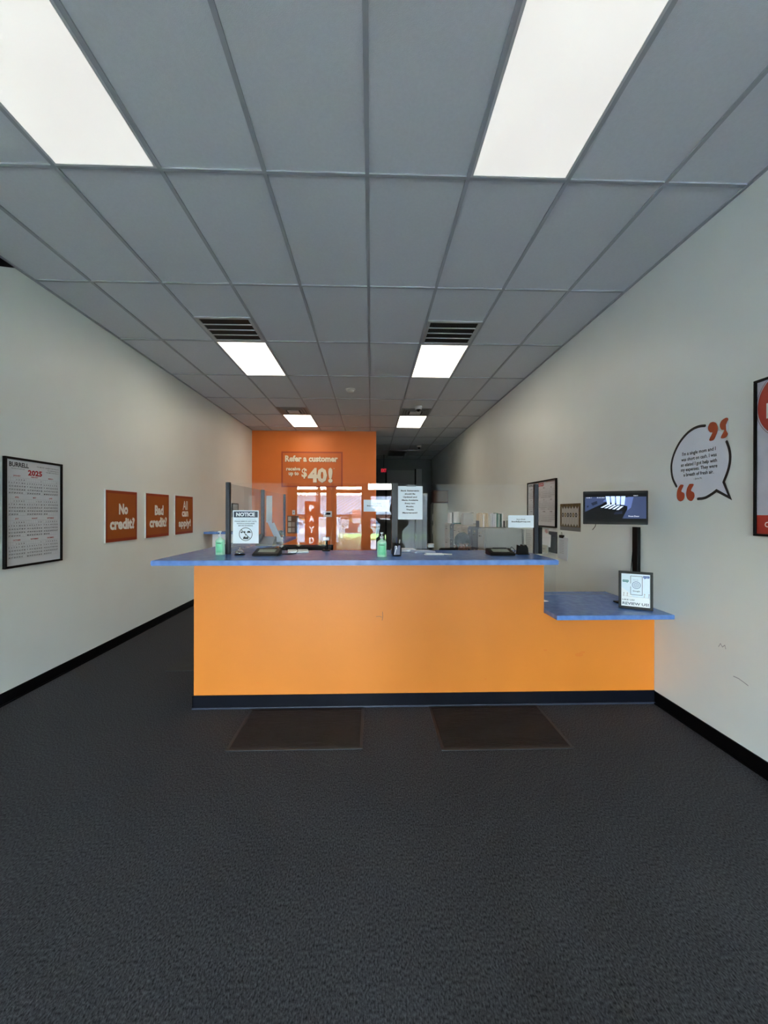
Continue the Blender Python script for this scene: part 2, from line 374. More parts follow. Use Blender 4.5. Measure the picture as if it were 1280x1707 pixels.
# floor mats
def floor_mat(x0, x1, y0, y1, label, group=None):
    t = thing('floor_mat', label, 'mat', ((x0+x1)/2, (y0+y1)/2, 0), 0, group); a, c = (x1-x0)/2, (y1-y0)/2
    b = bm_(); box(b, -a+0.02, a-0.02, -c+0.02, c-0.02, 0.001, 0.008, 0.001)
    n = 34
    for k in range(n):
        y = -c+0.03+(2*c-0.06)*k/n; box(b, -a+0.025, a-0.025, y, y+0.008, 0.0075, 0.0105)
    obj('ribbed_surface', b, mat('mat_brown', (50, 42, 40), 0.8, noise=0.2, nscale=5, spec=0.2), t)
    b = bm_()
    for q in ((-a, a, -c, -c+0.022), (-a, a, c-0.022, c), (-a, -a+0.022, -c+0.022, c-0.022), (a-0.022, a, -c+0.022, c-0.022)): box(b, *q, 0.001, 0.007, 0.002)
    obj('rubber_edge', b, mat('mat_edge', (40, 40, 43), 0.6), t); return t
floor_mat(-0.946, -0.052, 2.684, 3.25, 'dark brown ribbed floor mat under the left teller place', 'floor mats at the counter')
floor_mat(0.463, 1.346, 2.65, 3.252, 'dark brown ribbed floor mat under the right teller place', 'floor mats at the counter')
b = bm_(); box(b, -2.0, -1.43, 4.05, 5.2, 0.001, 0.006); tag(obj('floor_mat', b, mat('mat_plain', (44, 45, 44), 0.85, noise=0.2), None), 'thin plain dark mat on the floor left of the counter', 'mat')

# ---------------------------------------------------------------- acrylic screens
def post(x, y, z1, label, sx=0.036, group='posts of the counter screen'):
    b = bm_(); box(b, -sx/2, sx/2, -0.018, 0.018, 0, z1-TOP-0.0005, 0.003)
    o = obj('screen_post', b, M_post if z1 > 1.5 else M_blackm); o.location = (x, y, TOP+0.0005); return tag(o, label, 'post', group)
post(-1.216, 3.52, 1.812, 'dark post at the front left corner of the clear screen')
post(0.204, 3.52, 1.812, 'dark post in the middle of the clear screen beside the pen cup', 0.055)
post(1.438, 3.52, 1.808, 'dark post at the front right end of the clear screen')
post(1.477, 3.545, 1.431, 'short black post hugging the right end post', 0.03)
post(-1.24, 4.72, 1.812, 'dark post on the left counter arm, second from the front')
post(-1.24, 5.89, 1.812, 'dark post on the left counter arm, farthest back', 0.03)
C.objects['screen_post.003'].location.z = 1.165
C.objects['screen_post.003'].location.x = 1.446
C.objects['screen_post.003'].location.y = 3.562
C.objects['screen_post.003'].location = (1.474, 3.52, 1.2005)
def pane(pts, loc, rz, label):
    b = bm_(); poly(b, pts, -0.003, 0.003)
    o = obj('acrylic_screen', b, M_acry, None, loc=loc); o.rotation_euler = (0, 0, rz); return tag(o, label, 'screen', 'clear screens on the counter')
pane([(-1.196, 1.201), (-0.731, 1.201), (-0.731, 1.268), (-0.317, 1.268), (-0.317, 1.806), (-1.196, 1.806)], (0, 3.52, 0), 0, 'left front clear screen carrying the NOTICE sheet, with a low pass-through slot')
pane([(-0.342, 1.201), (0.175, 1.201), (0.175, 1.806), (-0.342, 1.806)], (0, 3.513, 0), 0, 'narrow middle clear screen behind the middle green bottle')
pane([(0.233, 1.201), (0.598, 1.201), (0.598, 1.258), (0.986, 1.258), (0.986, 1.201), (1.419, 1.201), (1.419, 1.803), (0.233, 1.803)], (0, 3.52, 0), 0, 'right front clear screen with two taped paper sheets and a slot')
pane([(0.02, 1.201), (1.15, 1.201), (1.15, 1.806), (0.02, 1.806)], (-1.24, 3.53, 0), PI/2, 'clear screen along the left counter arm, front length')
pane([(0.02, 1.201), (1.14, 1.201), (1.14, 1.806), (0.02, 1.806)], (-1.24, 4.73, 0), PI/2, 'clear screen along the left counter arm, rear length')
b = bm_(); box(b, -0.10, 0.10, -0.003, 0.003, 0, 0.56); o = obj('acrylic_panel', b, M_acry, None, loc=(1.56, 3.62, 0.7785)); o.name = 'acrylic_screen'; tag(o, 'small upright clear panel on the low counter beside the step', 'screen')

# ---------------------------------------------------------------- ceiling fittings
def troffer(level, name):
    t = thing('ceiling_light', 'x', 'ceiling light', (0, 0, ZC))
    a, c = GW/2-0.012, GL/2-0.012; f = 0.014
    b = bm_()
    for q in ((-a, a, -c, -c+f), (-a, a, c-f, c), (-a, -a+f, -c+f, c-f), (a-f, a, -c+f, c-f)): box(b, *q, -0.008, 0.003)
    obj('frame', b, mat('fitting_frame', (200, 202, 204), 0.4), t)
    b = bm_(); box(b, -a+f, a-f, -c+f, c-f, -0.005, 0.002)
    col = (250, 248, 242) if level < 2 else (255, 243, 222)
    obj('diffuser', b, mat(name, col, 0.5, rgb2=(238, 234, 229) if level < 2 else (255, 240, 216), nscale=2.2, noise=0.1, emis=level, stretch=(1, 0.5, 1)), t)
    return t
cxs = {'L': GX0-2.5*GW, 'R': GX0+1.5*GW}
def row_y(r): return GY0+(r+0.5)*GL
tn = troffer(NEAR_LENS, 'lens_near'); tf = troffer(FAR_LENS, 'lens_far')
grp = 'ceiling lights'
tn.location = (cxs['L'], row_y(-1), ZC); tag(tn, 'large bright ceiling light nearest the viewer on the left', 'ceiling light', grp)
dup(tn, (cxs['R'], row_y(-1), ZC), None, 'large bright ceiling light nearest the viewer on the right')
tf.location = (cxs['L'], row_y(2), ZC); tag(tf, 'left ceiling light of the middle pair, beyond the left slotted grille', 'ceiling light', grp)
dup(tf, (cxs['R'], row_y(2), ZC), None, 'right ceiling light of the middle pair, beyond the right slotted grille')
dup(tf, (cxs['L'], row_y(5), ZC), None, 'small far ceiling light in front of the orange wall')
dup(tf, (cxs['R'], row_y(5), ZC), None, 'small far ceiling light behind the dome camera, by the corridor')
for r_, wd_ in ((-4, 'first'), (-7, 'second')):
    for k_ in 'LR': dup(tn, (cxs[k_], row_y(r_), ZC), None, 'ceiling light in the window half of the room, %s pair behind the viewer, %s' % (wd_, 'left' if k_ == 'L' else 'right'))
# unlit fitting in the corridor
t = thing('ceiling_light', 'unlit dark ceiling light in the corridor ceiling', 'ceiling light', (cxs['R'], row_y(9), ZC))
b = bm_(); a, c = GW/2-0.012, GL/2-0.012
for q in ((-a, a, -c, -c+.03), (-a, a, c-.03, c), (-a, -a+.03, -c+.03, c-.03), (a-.03, a, -c+.03, c-.03)): box(b, *q, -0.02, 0.003)
obj('frame', b, mat('dark_frame', (90, 92, 92), 0.5), t)
b = bm_(); box(b, -a+.03, a-.03, -c+.03, c-.03, -0.01, 0.002); obj('diffuser', b, mat('dull_lens', (60, 62, 62), 0.5), t)
# return grilles (2 ft squares with long slots)
def grille(label, loc):
    t = thing('return_grille', label, 'vent', loc, 0, 'slotted return grilles'); a = GW/2-0.012
    b = bm_()
    for q in ((-a, a, -a, -a+.035), (-a, a, a-.035, a), (-a, -a+.035, -a+.035, a-.035), (a-.035, a, -a+.035, a-.035)): box(b, *q, -0.01, 0.003, 0.002)
    obj('frame', b, mat('grille_frame', (182, 184, 186), 0.45), t)
    b = bm_(); box(b, -a+.03, a-.03, -a+.03, a-.03, -0.0005, 0.002); obj('duct_opening', b, M_black, t)
    b = bm_()
    for k in range(1, 4):
        y = -a+.035+(2*a-.07)*k/4; box(b, -a+.035, a-.035, y-.006, y+.006, -0.01, -0.0006)
    obj('bar', b, mat('grille_frame', (0, 0, 0)), t)
    b = bm_()
    for k in range(32):
        x = -a+.04+(2*a-.08)*k/31; box(b, x-.002, x+.002, -a+.035, a-.035, -0.004, -0.0006)
    obj('fins', b, mat('fins', (44, 46, 48), 0.5), t)
grille('slotted return grille in the ceiling, the left one', (cxs['L'], GY0+1.75*GL+0.0, ZC))
grille('slotted return grille in the ceiling, the right one', (cxs['R'], GY0+1.75*GL, ZC))
def diffuser(label, loc):
    t = thing('air_diffuser', label, 'vent', loc, 0, 'square air diffusers'); a = GW/2-0.012
    b = bm_(); prev = a
    for k, (r0, r1, z) in enumerate(((a, a-.05, -.004), (a-.06, a-.10, -.012), (a-.11, a-.15, -.02))):
        for q in ((-r0, r0, -r0, -r1), (-r0, r0, r1, r0), (-r0, -r1, -r1, r1), (r1, r0, -r1, r1)): box(b, *q, z-.004, z+.003)
    obj('louvre', b, mat('diffuser_grey', (128, 130, 130), 0.5), t)
    b = bm_(); box(b, -.11, .11, -.11, .11, -.032, -.018, .003); obj('centre_plate', b, mat('diffuser_plate', (205, 206, 204), 0.5), t)
    b = bm_(); box(b, -a+.02, a-.02, -a+.02, a-.02, -.0005, .002); obj('duct_opening', b, mat('duct_dark', (40, 40, 40), 0.7), t)
diffuser('square air diffuser in the far ceiling, left one', (cxs['L'], GY0+4.75*GL, ZC))
diffuser('square air diffuser in the far ceiling, right one behind the dome camera', (cxs['R'], GY0+4.75*GL, ZC))
t = thing('smoke_detector', 'round white smoke detector on the ceiling', 'smoke detector', (-0.344, 6.757, ZC))
b = bm_(); lathe(b, [(0.062, -0.006), (0.078, -0.012), (0.078, 0.0)][::1], n=28); obj('base_plate', b, M_white, t, True)
b = bm_(); lathe(b, [(0.03, -0.045), (0.055, -0.036), (0.06, -0.012)], n=28); obj('sensor_cap', b, M_white, t, True)
def dome(label, loc, s):
    t = thing('dome_camera', label, 'security camera', loc, 0, 'dome cameras')
    b = bm_(); lathe(b, [(0.045*s, -0.06*s), (0.065*s, -0.05*s), (0.068*s, 0.0)], n=24); obj('housing', b, M_white, t, True)
    b = bm_(); ball(b, (0, 0, -0.062*s), (0.045*s, 0.045*s, 0.042*s), 20); obj('dome', b, mat('dome_black', (10, 10, 12), 0.1), t, True)
dome('white and black dome camera hanging by the far right light', (0.905, 7.8, ZC), 1.0)
dome('small dome camera deep in the corridor ceiling', (1.46, 12.4, ZC), 1.0)
# exit sign
t = thing('exit_sign', 'tiny glowing red exit sign at the corridor end', 'exit sign', (0.45, 14.4, 2.95))
b = bm_(); box(b, -0.11, 0.11, -0.03, 0.03, -0.01, 0.15, 0.005); obj('housing', b, M_black, t)
b = bm_(); text_fit(b, 'EXIT', -0.09, 0.09, 0.01, 0.13, -0.032, bold=0.02); obj('lettering', b, mat('exit_red', (220, 30, 60), 0.5, emis=0.5), t)
b = bm_(); cyl(b, (0, 0, 0.18), (0, 0, ZC-2.95), 0.01); obj('mount_rod', b, M_black, t)

# ---------------------------------------------------------------- things on the left wall
def grid_calendar(t, W, H, cols, rows, left_title):
    # local frame: x 0..W, z 0..H, faces -y
    b = bm_(); fr = 0.018
    for q in ((0, W, 0, fr), (0, W, H-fr, H)): box(b, q[0], q[1], -0.025, 0, q[2], q[3], 0.002)
    for q in ((0, fr), (W-fr, W)): box(b, q[0], q[1], -0.025, 0, fr, H-fr, 0.002)
    obj('picture_frame', b, M_blackm, t)
    b = bm_(); box(b, fr, W-fr, -0.012, 0, fr, H-fr); obj('sheet', b, mat('calendar_paper', (214, 218, 222), 0.35), t)
    y = -0.0128
    m, rd, bl, ln = 0.03, bm_(), bm_(), bm_()
    head = 0.155*H if rows == 4 else 0.15*H
    if left_title:
        text_line(bl, 'BURRELL', fr+0.03, H-0.075, 0.036, y, 0.19, 0.03, align='LEFT')
        text_line(bl, 'PRINTING & PROMOTIONS', fr+0.05, H-0.095, 0.008, y, 0.13, align='LEFT')
        text_line(bl, '972-288-2132  sales@burrellprinting.com', W-fr-0.02, H-0.06, 0.010, y, 0.25, align='RIGHT')
        text_line(bl, 'burrellprinting.com', W-fr-0.02, H-0.08, 0.009, y, 0.13, align='RIGHT')
        text_line(bl, 'orders@burrellprinting.com', W-fr-0.02, H-0.098, 0.009, y, 0.15, align='RIGHT')
        text_line(rd, '2025', W/2, H-0.135, 0.042, y, 0.15, 0.04)
    else:
        text_line(bl, 'BURRELL', fr+0.03, H-0.06, 0.03, y, 0.16, 0.03, align='LEFT')
        text_line(rd, '2025', W*0.505, H-0.075, 0.045, y, 0.17, 0.04)
        text_line(rd, '972-288-2132  sales@burrellprinting.com', W-fr-0.02, H-0.035, 0.012, y, 0.26, align='RIGHT')
        text_line(rd, 'burrellprinting.com', W-fr-0.02, H-0.06, 0.010, y, 0.14, align='RIGHT')
    names = 'January February March April May June July August September October November December'.split()
    first = [3, 6, 6, 2, 4, 0, 2, 5, 1, 3, 6, 1]; days = [31, 28, 31, 30, 31, 30, 31, 31, 30, 31, 30, 31]
    cw = (W-2*fr-0.04)/cols; rh = (H-fr*2-head-0.02)/rows
    for k in range(12):
        cx, rw = k % cols, k//cols
        x0 = fr+0.02+cx*cw; z1 = H-head-rw*rh; dx = (cw-0.012)/7; dz = (rh-0.03)/5.4
        text_line(bl if rows == 3 else rd, names[k].upper(), x0+cw/2-0.006, z1-0.014, 0.011, y, bold=0.02)
        for q in range(8): rect(ln, x0+q*dx-0.0004, x0+q*dx+0.0004, z1-0.026-5*dz, z1-0.02, y+0.0003)
        for q in range(6): rect(ln, x0, x0+7*dx, z1-0.024-q*dz-0.0004, z1-0.024-q*dz+0.0004, y+0.0003)
        for d in range(1, days[k]+1):
            p = first[k]+d-1; rr, cc = min(p//7, 4), p % 7
            me = NUM[d]; s = dz*0.62 if p//7 < 5 else dz*0.4
            put(bl, me, Matrix(((s, 0, 0, x0+cc*dx+dx*0.25), (0, 0, 1, y), (0, s, 0, z1-0.024-(rr+0.8)*dz), (0, 0, 0, 1))))
    obj('red_lettering', rd, M_red, t); obj('black_lettering', bl, M_ink, t); obj('day_grid', ln, M_lineink, t)
NUM = {d: glyphs(str(d), 0.03, 1) for d in range(1, 32)}
t = thing('wall_calendar', 'tall black-framed 2025 year calendar on the left wall', 'calendar', (XL+0.001, 3.368, 1.095), LEFTWALL)
grid_calendar(t, 0.612, 0.912, 3, 4, True)
t = thing('wall_calendar', 'wide black-framed 2025 year calendar on the right wall behind the screen', 'calendar', (XR-0.001, 5.965, 1.365), RIGHTWALL)
grid_calendar(t, 0.934, 0.625, 4, 3, False)

M_poster = mat('poster_orange', (156, 78, 14), 0.5)
M_posteredge = mat('poster_red_edge', (140, 44, 12), 0.5)
def orange_poster(y0, lines, label):
    t = thing('slogan_poster', label, 'poster', (XL+0.001, y0, 1.208), LEFTWALL, 'orange slogan posters')
    W, H = 0.612, 0.605
    b = bm_(); box(b, 0, W, -0.013, 0, 0, H); obj('white_panel', b, mat('panel_white', (235, 235, 235), 0.6), t)
    b = bm_(); rect(b, 0.006, W-0.004, 0.004, H-0.012, -0.0136); obj('red_border', b, M_posteredge, t)
    b = bm_(); rect(b, 0.03, W-0.028, 0.04, H-0.045, -0.0142); obj('orange_field', b, M_poster, t)
    b = bm_()
    for s, x0, x1, z0, z1, bd in lines: text_fit(b, s, x0, x1, z0, z1, -0.015, bold=bd)
    obj('lettering', b, mat('lettering_white', (240, 238, 232), 0.5), t)
orange_poster(4.620, [('No', .24, .42, .315, .445, .055), ('credit?', .075, .56, .14, .28, .045)], 'orange square poster on the left wall reading No credit?')
orange_poster(5.430, [('Bad', .22, .455, .30, .44, .05), ('credit?', .09, .55, .135, .275, .045)], 'orange square poster on the left wall reading Bad credit?')
orange_poster(6.230, [('All', .25, .415, .38, .52, .02), ('can', .215, .44, .27, .36, .05), ('apply!', .11, .53, .08, .235, .045)], 'orange square poster on the left wall reading All can apply!')
t = thing('framed_certificate', 'small black-framed certificate on the left wall behind the screen', 'picture', (XL+0.001, 8.76, 1.44), LEFTWALL)
b = bm_()
for q in ((0, .39, 0, .02), (0, .39, .28, .30), (0, .02, .02, .28), (.37, .39, .02, .28)): box(b, q[0], q[1], -.02, 0, q[2], q[3])
obj('picture_frame', b, M_blackm, t); b = bm_(); box(b, .02, .37, -.01, 0, .02, .28); obj('sheet', b, mat('certificate_paper', (150, 152, 150), 0.6), t)

# ---------------------------------------------------------------- orange back wall
t = thing('wall_banner', 'orange referral banner high on the orange back wall', 'banner', (-2.23, YO-0.001, 2.172))
W, H = 1.518, 0.886
b = bm_(); box(b, 0, W, -0.01, 0, 0, H); obj('red_border', b, mat('banner_edge', (170, 66, 16), 0.5), t)
b = bm_(); rect(b, 0.035, W-0.035, 0.035, H-0.035, -0.0106); obj('orange_field', b, mat('banner_field', (206, 100, 16), 0.5), t)
for nm, dx, dz, yy, m in (('drop_shadow', 0.008, -0.008, -0.0112, mat('banner_dark', (110, 58, 24), 0.5)), ('lettering', 0, 0, -0.0118, mat('banner_cream', (236, 224, 200), 0.5))):
    b = bm_()
    def tf(s, x0, x1, z0, z1, bd): text_fit(b, s, x0+dx, x1+dx, z0+dz, z1+dz, yy, bold=bd)
    tf('Refer a customer', .09, 1.40, .63, .79, .045)
    tf('receive', .12, .47, .41, .50, .04); tf('up to', .18, .43, .265, .385, .04)
    tf('$', .50, .635, .215, .475, .03); tf('40', .655, 1.13, .11, .485, .05); tf('!', 1.16, 1.27, .11, .49, .05); tf('*', 1.29, 1.32, .45, .48, .0)
    obj(nm, b, m, t)
t = thing('thermostat', 'white wall thermostat with dark display on the orange wall', 'thermostat', (-1.08, YO-0.001, 1.43))
b = bm_(); box(b, -.105, .105, -.03, 0, 0, .145, .008); obj('body', b, M_white, t); b = bm_(); box(b, -.06, .07, -.032, -.029, .055, .11); obj('display', b, M_black, t)
t = thing('light_switch', 'small white light switch on the orange wall, left of the thermostat', 'light switch', (-1.925, YO-0.001, 1.485))
b = bm_(); box(b, -.035, .035, -.008, 0, 0, .115, .003); obj('cover_plate', b, M_white, t); b = bm_(); box(b, -.008, .008, -.018, -.006, .045, .07); obj('toggle', b, mat('dark_toggle', (70, 60, 60), 0.5), t)
t = thing('notice_board', 'cork board crowded with snapshots and notes on the orange wall', 'notice board', (-2.06, YO-0.001, 1.02))
b = bm_(); box(b, -.02, .26, -.012, 0, 0, .44); obj('board', b, mat('board_brown', (120, 92, 78), 0.8, noise=0.4, nscale=14), t)
for k in range(7):
    b = bm_(); x = .0+.09*(k % 3); z = .03+.14*(k//3); box(b, x, x+.075, -.016, -.0125, z, z+.11); obj('note', b, mat('note%d' % (k % 3), ((205, 200, 190), (168, 150, 140), (90, 84, 84))[k % 3], 0.6), t)
b = bm_(); box(b, -.35, .35, -.5, -.02, 0, .66, .01); o = obj('low_cabinet', b, mat('cabinet_grey', (96, 98, 98), 0.6)); o.location = (-1.98, YO-0.02, 0); tag(o, 'low grey cabinet standing under the notice board', 'cabinet')

# ---------------------------------------------------------------- right wall
t = thing('quote_sticker', 'white speech bubble wall sticker with orange quote marks and a short testimonial', 'wall sticker', (XR-0.0005, 2.84, 0), RIGHTWALL)
arcA = [(0.066, 2.168), (0.014, 2.174), (-0.045, 2.166), (-0.106, 2.139), (-0.17, 2.088), (-0.223, 2.015), (-0.249, 1.945), (-0.251, 1.885), (-0.236, 1.822), (-0.199, 1.762)]
arcB = [(0.24, 2.027), (0.257, 1.983), (0.266, 1.935), (0.263, 1.884), (0.248, 1.83), (0.218, 1.764), (0.265, 1.659), (0.162, 1.711), (0.122, 1.688), (0.067, 1.665), (0.007, 1.66)]
def smooth2(P, n=4):
    Q = []
    for i in range(len(P)-1):
        a, p, c, d = [Vector(P[k]) for k in (max(i-1, 0), i, i+1, min(i+2, len(P)-1))]
        for k in range(n):
            u = k/n; Q.append(tuple(0.5*((2*p)+(c-a)*u+(2*a-5*p+4*c-d)*u*u+(3*p-a-3*c+d)*u**3)))
    return Q+[P[-1]]
b = bm_(); fillp = smooth2(arcA, 3) + [(-0.12, 1.69), (-0.05, 1.665)] + arcB[::-1] + [(0.21, 2.09), (0.14, 2.15)]
poly(b, [(x*1.0, z) for x, z in fillp], -0.0003, -0.0012); obj('bubble_film', b, mat('sticker_film', (225, 232, 244), 0.4), t)
b = bm_(); stroke(b, smooth2(arcA), 0.019, -0.002); stroke(b, smooth2(arcB[:6])+arcB[6:8]+smooth2(arcB[7:])[1:], 0.019, -0.002); obj('outline', b, M_ink, t)
M_quote = mat('quote_orange', (172, 66, 22), 0.5)
q1 = [(0.134, 2.18), (0.11, 2.178), (0.093, 2.154), (0.096, 2.131), (0.113, 2.112), (0.129, 2.106), (0.102, 2.061), (0.137, 2.055), (0.158, 2.083), (0.171, 2.116), (0.168, 2.147), (0.155, 2.17)]
q2 = [(0.235, 2.185), (0.207, 2.177), (0.188, 2.154), (0.191, 2.129), (0.204, 2.111), (0.222, 2.104), (0.195, 2.061), (0.229, 2.054), (0.249, 2.075), (0.239, 2.102), (0.237, 2.137), (0.251, 2.164), (0.249, 2.18)]
q3 = [(-0.156, 1.772), (-0.127, 1.765), (-0.15, 1.722), (-0.121, 1.706), (-0.119, 1.672), (-0.14, 1.65), (-0.169, 1.649), (-0.192, 1.674), (-0.192, 1.719), (-0.176, 1.753)]
q4 = [(-0.071, 1.771), (-0.031, 1.766), (-0.057, 1.724), (-0.031, 1.707), (-0.024, 1.678), (-0.043, 1.65), (-0.067, 1.648), (-0.092, 1.666), (-0.102, 1.7), (-0.092, 1.743)]
for q in (q1, q2, q3, q4):
    b = bm_(); poly(b, smooth2(q+[q[0]], 3)[:-1], -0.0022, -0.003); obj('quote_mark', b, M_quote, t)
b = bm_(); poly(b, [(0.251, 2.164), (0.237, 2.137), (0.239, 2.102), (0.251, 2.08), (0.258, 2.116)], -0.003, -0.0045); obj('curled_corner', b, M_paper, t)
b = bm_()
for s, xa, xb, zb in (("I'm a single mom and I", -.141, .155, 1.985), ('was short on cash. I was', -.150, .163, 1.944), ('so elated I got help with', -.153, .166, 1.905), ('my expenses. They were', -.153, .169, 1.868), ('a breath of fresh air.', -.127, .140, 1.830)):
    text_line(b, s, (xa+xb)/2, zb, 0.024, -0.0025, xb-xa, 0.015)
text_line(b, '- June N.', 0.005, 1.800, 0.013, -0.0025, 0.075)
obj('lettering', b, M_ink, t)

t = thing('framed_poster', 'black-framed poster with red circle and red band, cut by the right picture edge', 'poster', (XR-0.001, 2.394, 1.423), RIGHTWALL)
W, H = 0.62, 0.932
b = bm_()
for q in ((0, W, 0, .014), (0, W, H-.014, H), (0, .014, .014, H-.014), (W-.014, W, .014, H-.014)): box(b, q[0], q[1], -.022, 0, q[2], q[3], .002)
obj('picture_frame', b, M_blackm, t)
b = bm_(); box(b, .014, W-.014, -.01, 0, .014, H-.014); obj('sheet', b, mat('poster_lilac', (188, 190, 206), 0.3, rgb2=(214, 216, 228), nscale=5, noise=.1), t)
M_pred = mat('poster_red', (172, 44, 30), 0.3, noise=0.15, nscale=6)
b = bm_(); rect(b, .014, W-.014, .014, .125, -.0107); obj('red_band', b, M_pred, t)
b = bm_(); n = 48; cxp, czp, rp = .215, .762, .198; ps = [(max(.0145, cxp+rp*math.cos(2*PI*k/n)), min(H-.0145, czp+rp*math.sin(2*PI*k/n))) for k in range(n)]
b.faces.new([b.verts.new((x, -.0107, z)) for x, z in ps]); obj('red_circle', b, M_pred, t)
b = bm_(); ring(b, cxp, czp, rp+.006, rp+.010, -.0109, 48); b.verts.ensure_lookup_table()
for v_ in b.verts: v_.co.x = max(v_.co.x, .0142); v_.co.z = min(v_.co.z, H-.0142)
obj('circle_line', b, mat('poster_grey_line', (150, 120, 120), 0.4), t)
b = bm_(); text_fit(b, 'Hello', .072, .37, .69, .78, -.0114, .04); text_line(b, 'CALL OR VISIT US TODAY', .063, .055, .03, -.0114, .48, .03, align='LEFT')
obj('lettering', b, mat('lettering_white', (240, 238, 232), 0.5), t)

t = thing('leaf_print_poster', 'unframed poster with brown leaf border and a row of medallions, left of the television', 'poster', (XR-0.0005, 4.951, 1.345), RIGHTWALL)
W, H = .488, .318
b = bm_(); box(b, 0, W, -.002, 0, 0, H); obj('sheet', b, mat('leaf_dark', (52, 46, 34), 0.6, rgb2=(120, 98, 44), nscale=22, noise=.3), t)
b = bm_(); pts = [(.04, .05)]
for k in range(6): pts += [(.04+.068*k+.034, .085), (.04+.068*(k+1), .05)]
pts += [(.448, H-.03)]
for k in range(6): pts += [(.448-.068*k-.034, H-.065), (.448-.068*(k+1), H-.03)]
poly(b, pts[:-1]+[(.04, H-.03)], -.0022, -.003); obj('pale_field', b, mat('leaf_pale', (196, 194, 188), 0.6), t)
b = bm_(); rect(b, 0.0, W, 0, .045, -.0026)
for k in range(6): rect(b, .07+.068*k-.004, .07+.068*k+.004, .045, .075, -.0026)
obj('grey_strip', b, mat('leaf_grey', (120, 124, 126), 0.6), t)
for k in range(6):
    b = bm_(); disc(b, .073+.064*k, .185, .024, -.0036, 20, .026); mo = obj('medallion', b, mat('medal%d' % (k % 3), ((50, 44, 34), (128, 108, 40), (28, 28, 30))[k % 3], .6), t)
    b = bm_(); disc(b, .073+.064*k, .185, .009, -.004, 14, .012); obj('medallion_centre', b, mat('leaf_pale', (0, 0, 0)), mo)
b = bm_()
for k in range(7): rect(b, .041+.064*k-.001, .041+.064*k+.001, .09, .16, -.0036)
text_line(b, 'KWANZAA', .2, .265, .012, -.0036, .14); obj('lettering', b, M_greyink, t)

# wall file holder with envelopes
t = thing('wall_file_holder', 'dark grey wall file holder with white envelopes sticking out', 'file holder', (XR-0.001, 5.45, 1.045), RIGHTWALL)
b = bm_(); poly(b, [(0.20, 0.0), (.42, 0.0), (.42, .27), (.20, .27)], -.012, 0); obj('back_plate', b, mat('holder_grey', (62, 68, 76), .5), t)
b = bm_(); poly(b, [(0, -.01), (.28, -.01), (.28, .09), (0, .09)], -.075, -.065); obj('pocket', b, mat('holder_pocket', (186, 184, 172), .6), t)
b = bm_(); text_line(b, 'INQUIRY', .14, .03, .022, -.076, .2); obj('lettering', b, M_greyink, t)
for k in range(3):
    e = bm_(); M4 = Matrix.Translation((.03+.09*k, -.025-.012*k, .085)) @ Matrix.Rotation(math.radians(-6+7*k), 4, 'Y'); box(e, 0, .12, -.0015, .0015, 0, .16, 0, M4)
    o = obj('envelope', e, M_paper, None, loc=(XR-0.001, 5.45, 1.045)); o.rotation_euler = (0, 0, RIGHTWALL); tag(o, 'white envelope in the wall file holder, %s' % ('rearmost', 'middle one', 'frontmost')[k], 'envelope', 'envelopes in the wall holder')
# clipped papers
t = thing('clipped_papers', 'sheaf of papers in a black bulldog clip hanging on the right wall', 'papers', (XR-0.001, 4.99, 1.0), RIGHTWALL)
b = bm_(); box(b, 0, .225, -.006, -.001, .02, .27, 0, Matrix.Rotation(math.radians(2.5), 4, 'Y')); obj('sheet', b, M_paper, t)
b = bm_(); box(b, .0, .235, -.012, -.008, .0, .275, 0, Matrix.Rotation(math.radians(4), 4, 'Y')); obj('front_sheet', b, mat('sheet_blueish', (206, 212, 220), .6), t)
b = bm_(); box(b, .05, .15, -.022, 0, .25, .285, .004); ring(b, .1, .298, .012, .02, -.012, 16); obj('clip', b, M_blackm, t)
b = bm_()
for k in range(9): rect(b, .045, .16, .065+.019*k, .070+.019*k, -.0126)
obj('lettering', b, M_lineink, t)
def sheet_right(y0, w_, z0, z1, label, m=None, lines=10, ink=None):
    t = thing('paper_sheet', label, 'paper', (XR-0.001, y0, z0), RIGHTWALL, None)
    b = bm_(); box(b, 0, w_, -.0015, 0, 0, z1-z0); obj('sheet', b, m or mat('sheet_plain', (206, 208, 206), .7), t)
    b = bm_()
    for k in range(lines): rect(b, w_*.12, w_*(.6+.3*random.random()), (z1-z0)*(.1+.78*k/lines), (z1-z0)*(.1+.78*k/lines)+.005, -.002)
    obj('lettering', b, ink or M_lineink, t)
sheet_right(6.34, .23, .93, 1.30, 'printed paper sheet on the right wall, next to the filing cabinet side')
sheet_right(6.08, .27, .96, 1.31, 'printed paper sheet on the right wall just behind the right end post')
sheet_right(5.40, .13, 1.262, 1.348, 'small paper with red print above the wall file holder', None, 5, M_red)

# television on its arm
TVL, TVR = Vector((1.845, 3.492)), Vector((2.288, 3.300))
tw = (TVR-TVL).length; ang = math.atan2(TVR.y-TVL.y, TVR.x-TVL.x)
t = thing('television', 'small black flat television on the right wall showing a security camera view', 'television', (TVL.x, TVL.y, 1.460), ang)
H = .283
b = bm_(); box(b, 0, tw, 0, .035, 0, H, .004); obj('housing', b, M_black, t)
b = bm_(); rect(b, .014, tw-.014, .022, H-.020, -.0006); obj('screen', b, mat('tv_black', (5, 6, 10), .5, spec=.08), t)
def tvlayer(name, polys, rgb, e, y):
    for p in polys[1:]: tvlayer(name, [p], rgb, e, y)
    b = bm_()
    for p in polys[:1]: b.faces.new([b.verts.new((.014+(tw-.028)*x, y, .022+(H-.042)*z)) for x, z in p])
    return obj(name, b, mat('tv_'+name, rgb, .5, emis=e*.55, spec=.08), t)
